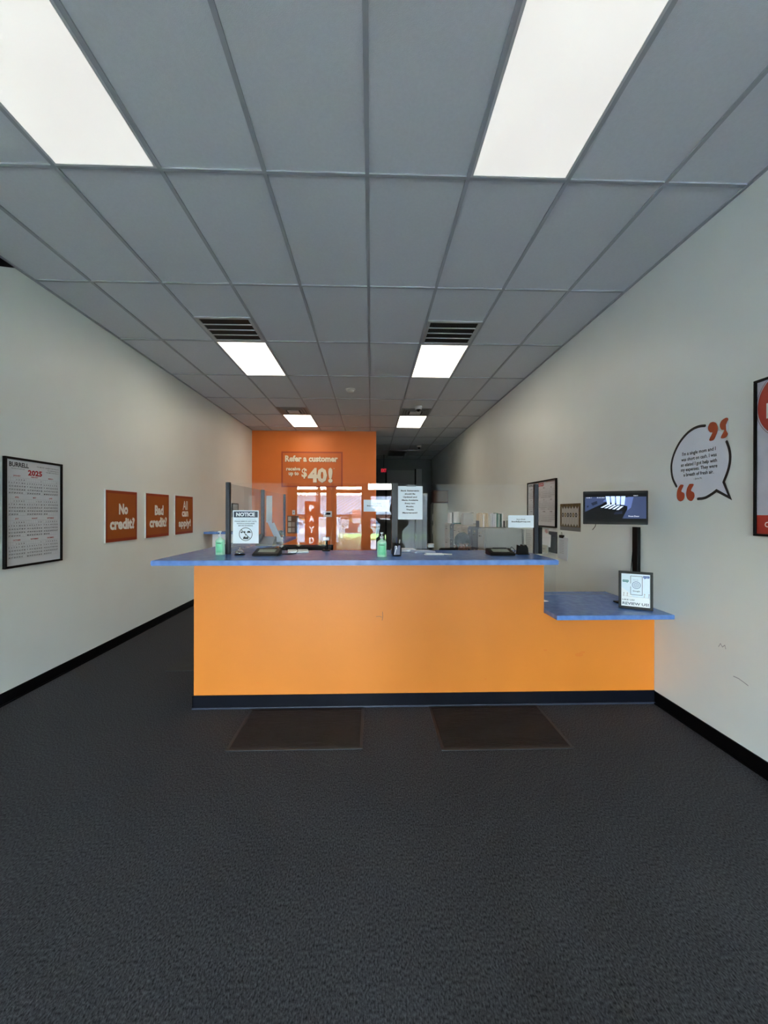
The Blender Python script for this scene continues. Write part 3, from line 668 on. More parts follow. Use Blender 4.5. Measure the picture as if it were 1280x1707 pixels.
tvlayer('wall_image', [[(0, .35), (0, .88), (.38, .88), (.36, .72), (.28, .62), (.1, .45)], [(.7, .88), (1, .88), (1, .12), (.62, .12), (.7, .45)]], (52, 62, 92), .8, -.0009)
tvlayer('wall_glow', [[(.3, .72), (.38, .86), (.72, .86), (.70, .55), (.5, .66)], [(.71, .87), (.8, .87), (.76, .5), (.70, .4)]], (84, 100, 150), .8, -.0011)
tvlayer('window_image', [[(.345+.085*k, .90), (.415+.085*k, .90), (.42+.078*k, .60), (.375+.075*k, .60)] for k in range(4)], (190, 215, 255), 1.0, -.0013)
tvlayer('sun_patch', [[(.26+.065*k, .50-.02*k), (.30+.065*k, .50-.02*k), (.42+.055*k, .63-.02*k), (.38+.055*k, .63-.02*k)] for k in range(5)], (205, 225, 255), 1.0, -.0013)
tvlayer('frame_image', [[(.1, .66), (.2, .74), (.21, .64), (.13, .57)], [(.03, .56), (.06, .58), (.06, .52), (.03, .5)], [(.5, .35), (.62, .38), (.62, .28), (.48, .26)]], (24, 30, 48), .8, -.0013)
b = bm_()
for s, x0, z0, wd_, h_ in (('CAM 1', .02, .84, .09, .03), ('05-02-2025', .2, .84, .13, .03), ('Front Door', .72, .18, .17, .045), ('REC', .8, .9, .07, .03)):
    text_line(b, s, .014+(tw-.028)*x0, .022+(H-.042)*z0, h_*(H-.042), -.0016, wd_*(tw-.028), .02, align='LEFT')
obj('screen_lettering', b, mat('tv_text', (210, 215, 225), .5, emis=.4, spec=.08), t)
b = bm_(); tube(b, [(.10, .02, .01), (.095, .03, -.02), (.075, .04, -.05)], .0025); obj('cable', b, M_black, t)
b = bm_(); p = Vector((2.327, 3.52, 1.55)); inv = Matrix.Rotation(-ang, 4, 'Z') @ Matrix.Translation((-TVL.x, -TVL.y, -1.46))
box(b, 2.17, XR-.002, 3.44, 3.48, 1.56, 1.60, .003); box(b, XR-.02, XR-.002, 3.40, 3.52, 1.5, 1.68, .003); b.transform(inv); obj('wall_bracket', b, M_blackm, t)
b = bm_(); box(b, XR-.03, XR-.001, 3.452, 3.524, .7795, 1.435, .003); tag(obj('cable_channel', b, M_blackm), 'flat black cable channel running down the wall under the television', 'cable channel')
b = bm_(); tube(b, [(XR-.006, 3.545, 1.43), (XR-.006, 3.55, 1.25), (XR-.006, 3.575, 1.03), (XR-.02, 3.56, .83), (XR-.1, 3.5, .785)], .003); tag(obj('power_cable', b, M_black), 'thin black cable dropping down the wall beside the channel', 'cable')
b = bm_(); box(b, 2.12, 2.19, 3.45, 3.51, .779, .79, .004); tag(obj('cable_adapter', b, M_black), 'flat black plug adapter lying behind the review sign frame', 'adapter')

# wall marks
t = thing('scuff_mark', 'faint grey scuff marks low on the right wall', 'scuff mark', (XR-0.0004, 2.6, 0), RIGHTWALL)
b = bm_(); stroke(b, [(.054, .512), (.09, .512), (.13, .502), (.154, .495)], .005, -.0006); stroke(b, [(-.06, .665), (-.045, .69), (-.03, .672), (-.012, .69), (-.005, .668)], .004, -.0006); obj('streak', b, mat('scuff_grey', (165, 168, 172), .8), t)

# review sign
BL, BR = Vector((2.032, 3.287)), Vector((2.234, 3.160))
rw_ = (BR-BL).length; ra = math.atan2(BR.y-BL.y, BR.x-BL.x)
t = thing('review_sign', 'black-framed REVIEW US sign leaning on the low blue counter', 'sign', (BL.x, BL.y, .7808), ra)
t.rotation_euler = (math.radians(-4), 0, ra)
H = .302; b = bm_(); f_ = .02
for q in ((0, rw_, 0, f_), (0, rw_, H-f_, H), (0, f_, f_, H-f_), (rw_-f_, rw_, f_, H-f_)): box(b, q[0], q[1], 0, .02, q[2], q[3], .002)
obj('picture_frame', b, mat('frame_charcoal', (20, 22, 26), .45, spec=.25), t)
b = bm_(); box(b, f_, rw_-f_, .006, .014, f_, H-f_); obj('sheet', b, mat('sign_sheet', (226, 240, 250), .4), t)
y = .0052
b = bm_(); rect(b, f_, rw_-f_, f_, .095, y+.0002)
b.faces.new([b.verts.new(v_) for v_ in ((f_, y+.0003, .095), (.1, y+.0003, .095), (.08, y+.0003, .125), (f_, y+.0003, .17))]); obj('pale_ground', b, mat('sign_white', (240, 244, 246), .5), t)
b = bm_(); x0, x1, z0, z1 = .085, .165, .115, .265
for a_, c_ in (((x0, z1), (x1, z1)), ((x1, z1), (x1, z0)), ((x1, z0), (x0, z0)), ((x0, z0), (x0, .178)), ((x0, .205), (x0, z1))): stroke(b, [a_, c_], .0032, y)
obj('phone_outline', b, mat('sign_navy', (24, 30, 60), .5), t)
b = bm_(); ring(b, .125, .193, .026, .030, y, 32); ring(b, .125, .193, .014, .017, y, 24); ring(b, .125, .193, .005, .008, y, 12)
for k in range(12): stroke(b, [(.125+.017*math.cos(k*PI/6), .193+.017*math.sin(k*PI/6)), (.125+.026*math.cos(k*PI/6+.2), .193+.026*math.sin(k*PI/6+.2))], .0015, y)
obj('round_emblem', b, mat('sign_blue_grey', (110, 135, 170), .5), t)
b = bm_(); text_line(b, 'Google', .125, .140, .011, y, .05, .02); text_line(b, 'Scan me', .12, .232, .006, y, .035); text_line(b, 'LIKE US?', .028, .066, .011, y, .085, .02, align='LEFT')
text_line(b, 'REVIEW US!', .028, .032, .020, y, .182, .03, align='LEFT'); obj('lettering', b, mat('sign_grey', (88, 98, 110), .5), t)
for nm, cx, cz, m in (('teal_bubble', .05, .222, mat('sign_teal', (60, 130, 135), .5)), ('blue_bubble', .193, .262, mat('sign_blue', (44, 84, 160), .5))):
    b = bm_(); s_ = 1 if nm[0] == 't' else -1
    poly(b, [(cx-.02, cz-.009), (cx+.006*s_, cz-.009), (cx+.012*s_, cz-.018), (cx+.013*s_+.001, cz-.009), (cx+.02, cz-.009), (cx+.022, cz), (cx+.02, cz+.009), (cx-.02, cz+.009), (cx-.022, cz)] if s_ > 0 else [(cx-.02, cz-.009), (cx-.013, cz-.009), (cx-.012, cz-.018), (cx-.004, cz-.009), (cx+.02, cz-.009), (cx+.022, cz), (cx+.02, cz+.009), (cx-.02, cz+.009), (cx-.022, cz)], y, y-.0005); o = obj(nm, b, m, t)
    b = bm_()
    for k in (-1, 0, 1): text_fit(b, '*', cx+.011*k-.004, cx+.011*k+.004, cz-.004, cz+.005, y-.0008)
    obj('star_row', b, M_paper, o)
b = bm_(); stroke(b, [(.03, .105), (.08, .098), (.2, .098), (.218, .09)], .0012, y)
for x_ in (.035, .06, .178, .208): stroke(b, [(x_, .10), (x_+.003, .118)], .003, y); disc(b, x_+.003, .124, .004, y, 12)
obj('figures', b, mat('sign_pinkgrey', (170, 150, 150), .5), t)
b = bm_(); cyl(b, (.12, .02, .15), (.12, .10, .008), .004); obj('easel_leg', b, M_black, t)
b = bm_(); box(b, 0, .11, 0, .14, 0, .0008, 0, Matrix.Rotation(.35, 4, 'Z')); o = obj('paper_slip', b, M_paper, None, loc=(1.46, 3.50, .7797)); tag(o, 'loose white slip of paper on the low blue counter', 'paper')

# ---------------------------------------------------------------- things on the counter
def sanitizer(label, loc, rz=0):
    t = thing('sanitizer_bottle', label, 'bottle', loc, rz, 'hand sanitizer bottles')
    b = bm_()
    prof = [(.036, 0), (.039, .003), (.039, .112), (.0375, .120), (.033, .127), (.016, .138), (.013, .142), (.013, .149)]
    lathe(b, prof, n=32, sx=1.0, sy=.62); obj('body', b, mat('sanitizer_gel', (150, 214, 180), .08, rgb2=(190, 232, 210), nscale=9, noise=.2, coat=.5), t, True)
    b = bm_(); lathe(b, [(.0145, .148), (.0145, .166), (.008, .168)], n=20); obj('cap', b, mat('pump_white', (215, 220, 222), .3), t, True)
    b = bm_(); cyl(b, (0, 0, .166), (0, 0, .19), .005, n=12); box(b, -.012, .012, -.01, .008, .188, .198, .003); box(b, -.005, .005, -.042, -.008, .189, .197, .002); obj('pump', b, mat('pump_white', (0, 0, 0)), t)
    b = bm_(); n = 12; rr = .0396
    for k in range(n):
        a0, a1 = -PI/2-.75+1.5*k/n, -PI/2-.75+1.5*(k+1)/n
        b.faces.new([b.verts.new((rr*math.cos(a), .62*rr*math.sin(a)-.0003, z)) for a, z in ((a0, .02), (a1, .02), (a1, .11), (a0, .11))])
    lb = obj('bottle_label', b, mat('label_green', (58, 170, 110), .4, rgb2=(120, 210, 165), nscale=14, noise=.2), t)
    b = bm_(); text_fit(b, 'PURELL', -.02, .02, .092, .103, -.0265, .03); obj('lettering', b, M_ink, lb)
sanitizer('green hand sanitizer bottle at the left corner post', (-1.262, 3.46, TOP+.0005))
sanitizer('green hand sanitizer bottle standing mid counter before the screen', (0.087, 3.275, TOP+.0005))
# service bell
t = thing('service_bell', 'chrome service bell with black base beside the NOTICE sheet', 'bell', (-1.098, 3.455, TOP+.0005))
b = bm_(); lathe(b, [(.043, 0), (.043, .006), (.03, .010)], n=28); obj('base', b, M_black, t, True)
b = bm_(); lathe(b, [(.038, .011), (.037, .020), (.028, .034), (.012, .042), (.005, .043)], n=28); obj('dome', b, M_chrome, t, True)
b = bm_(); cyl(b, (0, 0, .043), (0, 0, .052), .0035, n=12); ball(b, (0, 0, .054), .005, 12); obj('button', b, M_chrome, t, True)
# signature pads
def sigpad(label, loc, rz, side, side_w=.15):
    t = thing('signature_pad', label, 'signature pad', loc, rz, 'signature pads')
    b = bm_(); a = .105
    bb = bmesh.new(); sec = [(-.07, 0), (-.07, .016), (-.06, .021), (.075, .052), (.085, .046), (.085, 0)]
    r0 = [bb.verts.new((-a, y_, z_)) for y_, z_ in sec]; r1 = [bb.verts.new((a, y_, z_)) for y_, z_ in sec]
    bb.faces.new(r0[::-1]); bb.faces.new(r1)
    for k in range(6): bb.faces.new((r0[k], r0[(k+1) % 6], r1[(k+1) % 6], r1[k]))
    bmesh.ops.recalc_face_normals(bb, faces=bb.faces[:]); bmesh.ops.bevel(bb, geom=bb.edges[:], offset=.004, segments=2, affect='EDGES'); merge(b, bb); obj('body', b, M_black, t)
    sl = math.atan2(.031, .135); M4 = Matrix.Translation((0, -.06, .0215)) @ Matrix.Rotation(sl, 4, 'X')
    b = bm_(); box(b, -.07, .07, .035, .105, 0, .0012, 0, M4); obj('display', b, mat('lcd', (150, 158, 146), .2), t)
    b = bm_(); cyl(b, M4 @ Vector((-.05, .125, .004)), M4 @ Vector((.07, .125, .004)), .004, n=10); obj('stylus', b, mat('stylus_grey', (50, 50, 54), .4), t)
    b = bm_(); s_ = side
    tube(b, [(s_*.10, .05, .03), (s_*.115, .065, .06), (s_*side_w*.85, .07, .055), (s_*side_w, .075, .03), (s_*side_w*.85, .06, .004), (s_*.118, .05, .004), (s_*.13, .08, .004), (s_*side_w*.95, .085, .004)], .0025); obj('cord', b, M_black, t)
sigpad('black signature pad on the left half of the counter', (-.862, 3.42, TOP+.0005), 0, 1, .24)
sigpad('black signature pad at the right end of the counter', (1.095, 3.42, TOP+.0005), 0, 1)
C.objects.data if False else None
# black card stand
t = thing('card_stand', 'black stand with a jagged top beside the right signature pad', 'stand', (1.300, 3.475, TOP+.0005))
b = bm_(); poly(b, [(-.045, 0), (.052, 0), (.046, .055), (.030, .082), (.008, .072), (-.006, .084), (-.016, .066), (-.040, .080)], -.02, .02); obj('body', b, M_black, t)
b = bm_(); box(b, -.05, .055, -.035, .035, 0, .006, .002); obj('base', b, M_black, t)
# pen cup
t = thing('pen_cup', 'black mesh pen cup by the middle post', 'cup', (.213, 3.352, TOP+.0005))
b = bm_(); lathe(b, [(.036, 0), (.040, .105), (.037, .105), (.034, .004)], n=24); obj('cup_body', b, mat('mesh_black', (16, 16, 19), .45), t, True)
b = bm_(); poly(b, [(-.024, .012), (-.022, .085), (-.006, .088), (.0, .07), (.012, .09), (.026, .086), (.024, .014)], -.0385, -.0395); obj('printed_label', b, mat('cup_print', (92, 98, 122), .5), t)
b = bm_(); stroke(b, [(-.022, .014), (-.012, .05), (-.004, .082)], .005, -.0402); stroke(b, [(-.012, .084), (-.002, .062)], .004, -.0402); obj('printed_streak', b, M_paper, t)
for k, (dx, dy, hh) in enumerate(((-.015, .004, .135), (.012, -.006, .128), (.0, .015, .142))):
    b = bm_(); cyl(b, (dx*.5, dy*.5, .006), (dx*1.9, dy*1.9, hh), .004, n=10); cyl(b, (dx*1.9, dy*1.9, hh), (dx*2.0, dy*2.0, hh+.008), .0045, .002, n=10)
    o = obj('pen', b, mat('pen%d' % k, ((20, 20, 24), (200, 200, 205), (30, 40, 90))[k], .4), None, loc=(.213, 3.352, TOP+.0005)); tag(o, ('black pen in the mesh cup', 'white pen in the mesh cup', 'dark blue pen in the mesh cup')[k], 'pen', 'pens in the cup')
# papers behind the middle screen
for k, (cx, cy, w_, d_, rz, z, m, lb) in enumerate(((.30, 3.76, .22, .15, .05, .012, M_paper, 'stack of white forms on the counter behind the pen cup, left stack'), (.46, 3.64, .20, .13, .25, .008, mat('forms_blue', (190, 198, 226), .7), 'pale bluish form stack, right of the white forms'), (.53, 3.42, .16, .06, .02, .004, M_paper, 'flat white slip below the clear screen, left of the loose pen'))):
    b = bm_(); box(b, -w_/2, w_/2, -d_/2, d_/2, 0, z, 0, Matrix.Rotation(rz, 4, 'Z'))
    for q in range(2): box(b, -w_/2+.01, w_/2-.004, -d_/2+.006, d_/2, z+.001+.004*q, z+.004+.004*q, 0, Matrix.Rotation(rz+.05*(q+1), 4, 'Z') @ Matrix.Rotation(0.03, 4, 'Y'))
    tag(obj('paper_stack', b, m, None, loc=(cx, cy, TOP+.003)), lb, 'papers', 'papers on the counter')
b = bm_(); cyl(b, (-.045, .02, .006), (.045, -.02, .006), .005, n=12); cyl(b, (-.06, .027, .006), (-.045, .02, .006), .003, .005, n=12)
tag(obj('pen', b, M_white, None, loc=(.635, 3.43, TOP+.0005)), 'white pen lying on the counter beside the right slot', 'pen')
# card readers on stalks
def stalk(label, loc, head):
    t = thing('card_reader', label, 'card reader', loc)
    b = bm_(); box(b, -.035, .035, -.04, .04, 0, .012, .003); obj('base', b, M_black, t)
    b = bm_(); cyl(b, (0, 0, .012), (0, 0, head-.03), .013, .011, n=14); obj('stalk', b, M_black, t)
    b = bm_(); box(b, -.03, .03, -.03, .03, head-.035, head, .006); obj('head', b, mat('reader_head', (150, 150, 152), .3, metal=.4), t)
stalk('small card reader on a black stalk behind the forms', (.545, 3.72, TOP+.0005), .072)
stalk('tall card reader on a black stalk seen between the mirrored windows', (-.412, 3.80, TOP+.0005), .13)
# left arm clutter
t = thing('desk_phone', 'dark grey desk phone on the left counter arm behind the NOTICE sheet', 'phone', (-1.125, 4.42, TOP+.0005))
b = bm_(); bb = bmesh.new(); sec = [(-.09, 0), (-.09, .02), (.07, .09), (.09, .085), (.09, 0)]
r0 = [bb.verts.new((-.09, y_, z_)) for y_, z_ in sec]; r1 = [bb.verts.new((.09, y_, z_)) for y_, z_ in sec]
bb.faces.new(r0[::-1]); bb.faces.new(r1)
for k in range(5): bb.faces.new((r0[k], r0[(k+1) % 5], r1[(k+1) % 5], r1[k]))
bmesh.ops.recalc_face_normals(bb, faces=bb.faces[:]); merge(b, bb); obj('body', b, mat('phone_grey', (58, 62, 70), .4), t)
b = bm_(); box(b, -.085, -.04, -.09, .09, .07, .095, .008, Matrix.Rotation(.4, 4, 'X')); obj('handset', b, M_black, t)
t = thing('document_holder', 'white brochure strip leaning in a clear holder on the left counter arm', 'brochure', (-1.16, 4.62, TOP+.0005), 0)
b = bm_(); box(b, -.015, .05, 0, .004, .24, .54); obj('upper_sheet', b, mat('brochure_white', (222, 222, 218), .6), t)
b = bm_(); box(b, 0, .045, -.01, -.006, 0, .26, 0, Matrix.Translation((.105, 0, .01)) @ Matrix.Rotation(-.42, 4, 'Y')); box(b, 0, .03, -.01, -.006, 0, .24, 0, Matrix.Translation((.145, 0, .01)) @ Matrix.Rotation(-.42, 4, 'Y')); obj('leaning_sheet', b, M_paper, t)
b = bm_(); box(b, -.02, .18, -.02, .02, 0, .02, .003); obj('base', b, M_black, t)
t = thing('potted_plant', 'tiny potted plant with a round brown-green crown on the left counter arm', 'plant', (-1.09, 4.95, TOP+.0005))
b = bm_(); lathe(b, [(.022, 0), (.03, .05), (.027, .05), (.02, .004)], n=18); obj('pot', b, M_white, t, True)
b = bm_()
for k in range(160):
    a, u = random.random()*2*PI, random.random()*2-1; rr = .045*(.6+.4*random.random()); d = Vector((math.sqrt(1-u*u)*math.cos(a), math.sqrt(1-u*u)*math.sin(a), u))
    p = Vector((0, 0, .10))+d*rr; s1 = d.orthogonal().normalized()*.008; s2 = d.cross(s1).normalized()*.012
    b.faces.new([b.verts.new(q) for q in (p-s1, p+s2, p+s1, p-s2)])
cyl(b, (0, 0, .03), (0, 0, .1), .004); obj('foliage', b, mat('dry_green', (84, 80, 58), .8, noise=.5, nscale=40), t)
b = bm_(); box(b, -.09, .09, -.1, .1, 0, .012, 0, Matrix.Rotation(.2, 4, 'Z')); tag(obj('paper_stack', b, M_paper, None, loc=(-.66, 3.72, TOP+.0005)), 'white papers behind the left signature pad', 'papers')

# ---------------------------------------------------------------- sheets taped to the screens
def taped(name, x0, x1, z0, z1, label, cat='notice'):
    t = thing(name, label, cat, (x0, 3.5165-.0012, z0)); W, H = x1-x0, z1-z0
    b = bm_(); box(b, 0, W, -.0008, .0008, 0, H); obj('sheet', b, mat('bright_paper', (233, 242, 250), .6), t)
    return t, W, H
t, W, H = taped('notice_sheet', -1.176, -.958, 1.291, 1.573, 'white NOTICE sheet with a crossed-out circle taped to the left screen')
b = bm_(); rect(b, .008, W-.008, H-.06, H-.009, -.0012); obj('header_band', b, mat('notice_navy', (52, 64, 84), .6), t)
b = bm_(); text_fit(b, 'NOTICE', .028, W-.032, H-.052, H-.018, -.0016, .05); obj('header_lettering', b, M_paper, t)
b = bm_(); text_line(b, 'TO COMPLY WITH SECURITY REQUIREMENTS', W/2, H-.078, .005, -.0012, .17)
for k, s in enumerate(('PLEASE REMOVE ANY HATS,', 'HOODS & SUNGLASSES', 'BEFORE ENTERING.')): text_line(b, s, W/2, H-.098-.0185*k, .0095, -.0012, (.185, .15, .125)[k], .03)
obj('lettering', b, mat('notice_grey', (80, 96, 112), .6), t)
b = bm_(); cx, cz = W/2, .079; ring(b, cx, cz, .052, .057, -.0012); stroke(b, [(cx-.038, cz+.038), (cx+.038, cz-.038)], .005, -.0014)
disc(b, cx-.034, cz+.016, .009, -.0013, 12, .007); disc(b, cx-.010, cz+.018, .008, -.0013, 12, .008); stroke(b, [(cx-.034, cz+.02), (cx-.01, cz+.02)], .003, -.0013)
disc(b, cx+.026, cz+.020, .014, -.0013, 12, .009); stroke(b, [(cx+.01, cz+.013), (cx+.045, cz+.014)], .004, -.0013)
for p in ([(cx-.008, cz-.01), (cx, cz+.0), (cx+.01, cz-.01)], [(cx-.024, cz-.042), (cx-.018, cz-.022), (cx-.004, cz-.018), (cx+.002, cz-.03), (cx+.012, cz-.018), (cx+.02, cz-.024), (cx+.024, cz-.042)]):
    b.faces.new([b.verts.new((x_, -.0013, z_)) for x_, z_ in p])
obj('prohibition_symbol', b, M_ink, t)
t, W, H = taped('notice_sheet', .227, .445, 1.497, 1.785, 'white Bank Statements notice taped to the screen by the middle post')
b = bm_()
for k, s in enumerate(('Bank Statements', 'should Be', 'Updated and', 'Made Available', 'Every two', 'Months.', 'Thanks', 'Management!!')):
    text_line(b, s, W/2, H-.045-.0272*k, .0115, -.0012, (.158, .09, .118, .14, .088, .066, .066, .128)[k], .035)
obj('lettering', b, M_ink, t)
b = bm_(); box(b, .08, .16, -.0016, .0016, H-.003, H+.01); obj('tape', b, mat('tape', (120, 126, 130), .4), t)
t, W, H = taped('notice_sheet', 1.193, 1.418, 1.428, 1.535, 'small white store email label taped to the right screen')
b = bm_(); text_line(b, 'Store Email:', W/2, .068, .0085, -.0012, .078, .02); text_line(b, 'Brandlt@pdgroup.com', W/2, .047, .0105, -.0012, .165, .035); obj('lettering', b, M_ink, t)

t, W, H = taped('notice_sheet', -.064, .160, 1.565, 1.667, 'small white store email label behind the narrow middle screen')
t.location.y = 3.524
b = bm_(); text_line(b, 'Store Email:', W/2, .066, .0085, -.0012, .078, .02); text_line(b, 'Brandlt@pdgroup.com', W/2, .045, .0105, -.0012, .165, .035); obj('lettering', b, M_ink, t)

# ---------------------------------------------------------------- behind the counter
def cabinet(label, y0, y1, rgb, key, gr='filing cabinets along the right wall'):
    t = thing('filing_cabinet', label, 'filing cabinet', (1.72, (y0+y1)/2, 0), 0, gr); hw = (y1-y0)/2-.003
    m = mat('cab_'+key, rgb, .5, noise=.05)
    b = bm_(); box(b, .018, .585, -hw, hw, .0, 1.31, .004); obj('body', b, m, t)
    for k in range(4):
        z0 = .06+.31*k; b = bm_(); box(b, 0, .0175, -hw+.012, hw-.012, z0, z0+.298, .003); d = obj('drawer', b, m, t)
        b = bm_(); box(b, -.022, 0, -.05, .05, z0+.19, z0+.205, .003); box(b, -.012, 0, .07, .085, z0+.23, z0+.245, .002); obj('handle', b, M_chrome, d)
        b = bm_(); box(b, -.003, 0, -.04, .04, z0+.235, z0+.265); obj('label_holder', b, mat('tan_metal', (160, 150, 130), .4, metal=.6), d)
    return t
greys, dark, tan, blk = (150, 152, 150), (66, 76, 92), (176, 168, 150), (30, 30, 32)
for y0, y1, c, k, lb in ((6.15, 6.54, greys, 'grey', 'grey filing cabinet nearest the counter, its pale side toward the room'), (6.545, 6.89, dark, 'blue', 'slate blue filing cabinet next to the nearest grey one'), (6.895, 7.22, dark, 'blue', 'slate blue filing cabinet beside the tan ones'),
                         (7.225, 7.70, tan, 'tan', 'tan filing cabinet directly behind the slate blue pair'), (7.705, 8.10, tan, 'tan', 'tan filing cabinet in the middle of the tan run'), (8.105, 8.46, tan, 'tan', 'tan filing cabinet in front of the black one'),
                         (8.465, 8.86, blk, 'black', 'black filing cabinet in the row'), (8.865, 9.50, tan, 'tan', 'wide tan filing cabinet, farthest of the row')): cabinet(lb, y0, y1, c, k)
CT = 1.3105
# items on the cabinets
t = thing('file_organizer', 'black upright file rack on the nearest cabinets', 'file rack', (1.74, 6.62, CT))
b = bm_(); box(b, 0, .42, -.12, .12, 0, .008); [box(b, x_, x_+.003, -.1, .1, .008, .11) for x_ in (0, .417)]; obj('rack', b, M_black, t)
cols = [(226, 206, 170), (214, 190, 150), (235, 228, 215), (224, 204, 166), (206, 180, 140), (232, 222, 205), (228, 226, 222), (216, 216, 222), (222, 222, 230), (235, 235, 238), (60, 110, 96), (200, 220, 212), (38, 78, 70), (240, 240, 240)]
nm = ['cream', 'buff', 'ivory', 'manila', 'tan', 'pale cream', 'off-white', 'light grey', 'pale lilac', 'white', 'green', 'pale mint', 'dark green', 'bright white']
x = 1.748
for k, c in enumerate(cols):
    b = bm_(); wd_ = .024; hh = .225+.012*math.sin(k*2.1)
    box(b, 0, wd_*.85, -.105, .105, .009, hh, .002); 
    o = obj('folder', b, mat('folder%d' % k, c, .7), None, loc=(x, 6.62, CT)); tag(o, '%s file folder in the black rack, %s' % (nm[k], 'left half' if k < 7 else 'right half'), 'folder', 'folders in the rack')
    x += wd_+(.005 if k % 2 else .003)
for k, (x0, y0, w_, h_, c, lb) in enumerate(((1.75, 9.15, .05, .24, (235, 235, 235), 'white binder standing at the left of the cabinet tops'), (1.81, 9.15, .02, .245, (20, 20, 22), 'thin black binder beside the white one'))):
    b = bm_(); box(b, 0, w_, -.13, .13, 0, h_, .003); tag(obj('binder', b, mat('bind%d' % k, c, .5), None, loc=(x0, y0, CT)), lb, 'binder', 'binders on the cabinets')
b = bm_(); lathe(b, [(.055, .0), (.058, .01), (.058, .225), (.055, .235), (.015, .235)], n=28); tag(obj('paper_roll', b, mat('roll_white', (225, 225, 222), .7), None, True, loc=(1.815, 8.6, CT+.022)), 'white paper towel roll standing on a teal box', 'paper roll')
b = bm_(); box(b, -.085, .085, -.08, .08, 0, .021, .003); tag(obj('teal_box', b, mat('teal', (40, 112, 110), .5), None, loc=(1.83, 8.6, CT)), 'flat teal box under the paper towel roll', 'box')
b = bm_(); box(b, 0, .19, -.12, .12, 0, .2, .006); box(b, .01, .17, -.1, .1, .2, .235, .01); tube(b, [(.10, -.1, .2), (.14, -.11, .24), (.2, -.1, .235)], .008)
tag(obj('printer', b, mat('printer_grey', (186, 190, 190), .5), None, loc=(1.80, 8.0, CT)), 'pale grey office machine on top of the cabinets', 'printer')
b = bm_(); lathe(b, [(.05, 0), (.055, .12), (.05, .12), (.046, .005)], n=20); tag(obj('round_canister', b, mat('canister', (150, 150, 140), .5), None, True, loc=(2.20, 6.42, CT)), 'grey canister at the right end of the folders', 'canister')
b = bm_()
for k in range(14):
    a = k*2.4; d = Vector((math.cos(a)*.03, math.sin(a)*.03, .06+.02*(k % 3))); cyl(b, (2.20-2.20, 0, .1), d+Vector((0, 0, .08)), .0025, n=6); ball(b, d+Vector((0, 0, .085)), .012, 8)
tag(obj('dried_flowers', b, mat('flower_white', (214, 214, 206), .8), None, loc=(2.20, 6.42, CT)), 'small white dried flowers in the grey canister', 'flowers')
# corridor: fridge, wall cabinet, doors
t = thing('refrigerator', 'pale beige refrigerator standing against the right wall in the corridor', 'refrigerator', (2.10, 12.3, 0))
b = bm_(); box(b, -.2, .225, 0, .6, 0.02, 1.83, .01); obj('body', b, mat('fridge_beige', (190, 192, 176), .4), t)
b = bm_(); box(b, -.215, -.202, 0.01, .59, .05, 1.2, .006); d = obj('door', b, mat('fridge_beige', (0, 0, 0)), t); b = bm_(); box(b, -.235, -.217, .05, .07, .9, 1.15, .004); obj('handle', b, M_white, d)
b = bm_(); box(b, -.215, -.202, 0.01, .59, 1.22, 1.81, .006); d = obj('door', b, mat('fridge_beige', (0, 0, 0)), t); b = bm_(); box(b, -.235, -.217, .05, .07, 1.3, 1.5, .004); obj('handle', b, M_white, d)
t = thing('wall_cabinet', 'brown wooden wall cabinet above the refrigerator', 'cabinet', (2.10, 12.3, 1.845))
b = bm_(); box(b, -.19, .225, .01, .4, 0, .37, .004); obj('body', b, mat('cab_brown', (112, 88, 68), .6), t)
b = bm_(); box(b, -.21, -.192, .0, .39, .01, .36, .004); obj('door', b, mat('cab_redbrown', (96, 52, 42), .5), t)
b = bm_(); box(b, -.205, .228, -.008, .008, -.0, .02); box(b, -.205, .228, -.008, .008, .35, .37); box(b, -.205, -.185, -.008, .008, .02, .35); box(b, .208, .228, -.008, .008, .02, .35); obj('edge_trim', b, mat('cab_redbrown', (0, 0, 0)), t)
root = bpy.data.objects.new('door_2', None); C.objects.link(root); root['kind'] = 'structure'; root.location = (1.1, YB-.02, 0)
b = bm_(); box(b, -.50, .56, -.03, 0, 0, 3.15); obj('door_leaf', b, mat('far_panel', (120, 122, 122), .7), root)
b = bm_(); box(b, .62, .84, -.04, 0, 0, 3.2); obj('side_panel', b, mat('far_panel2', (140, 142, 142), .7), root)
b = bm_(); box(b, .56, .62, -.05, 0, 0, 3.2); box(b, -.56, -.50, -.05, 0, 0, 3.2); obj('door_frame', b, M_black, root)

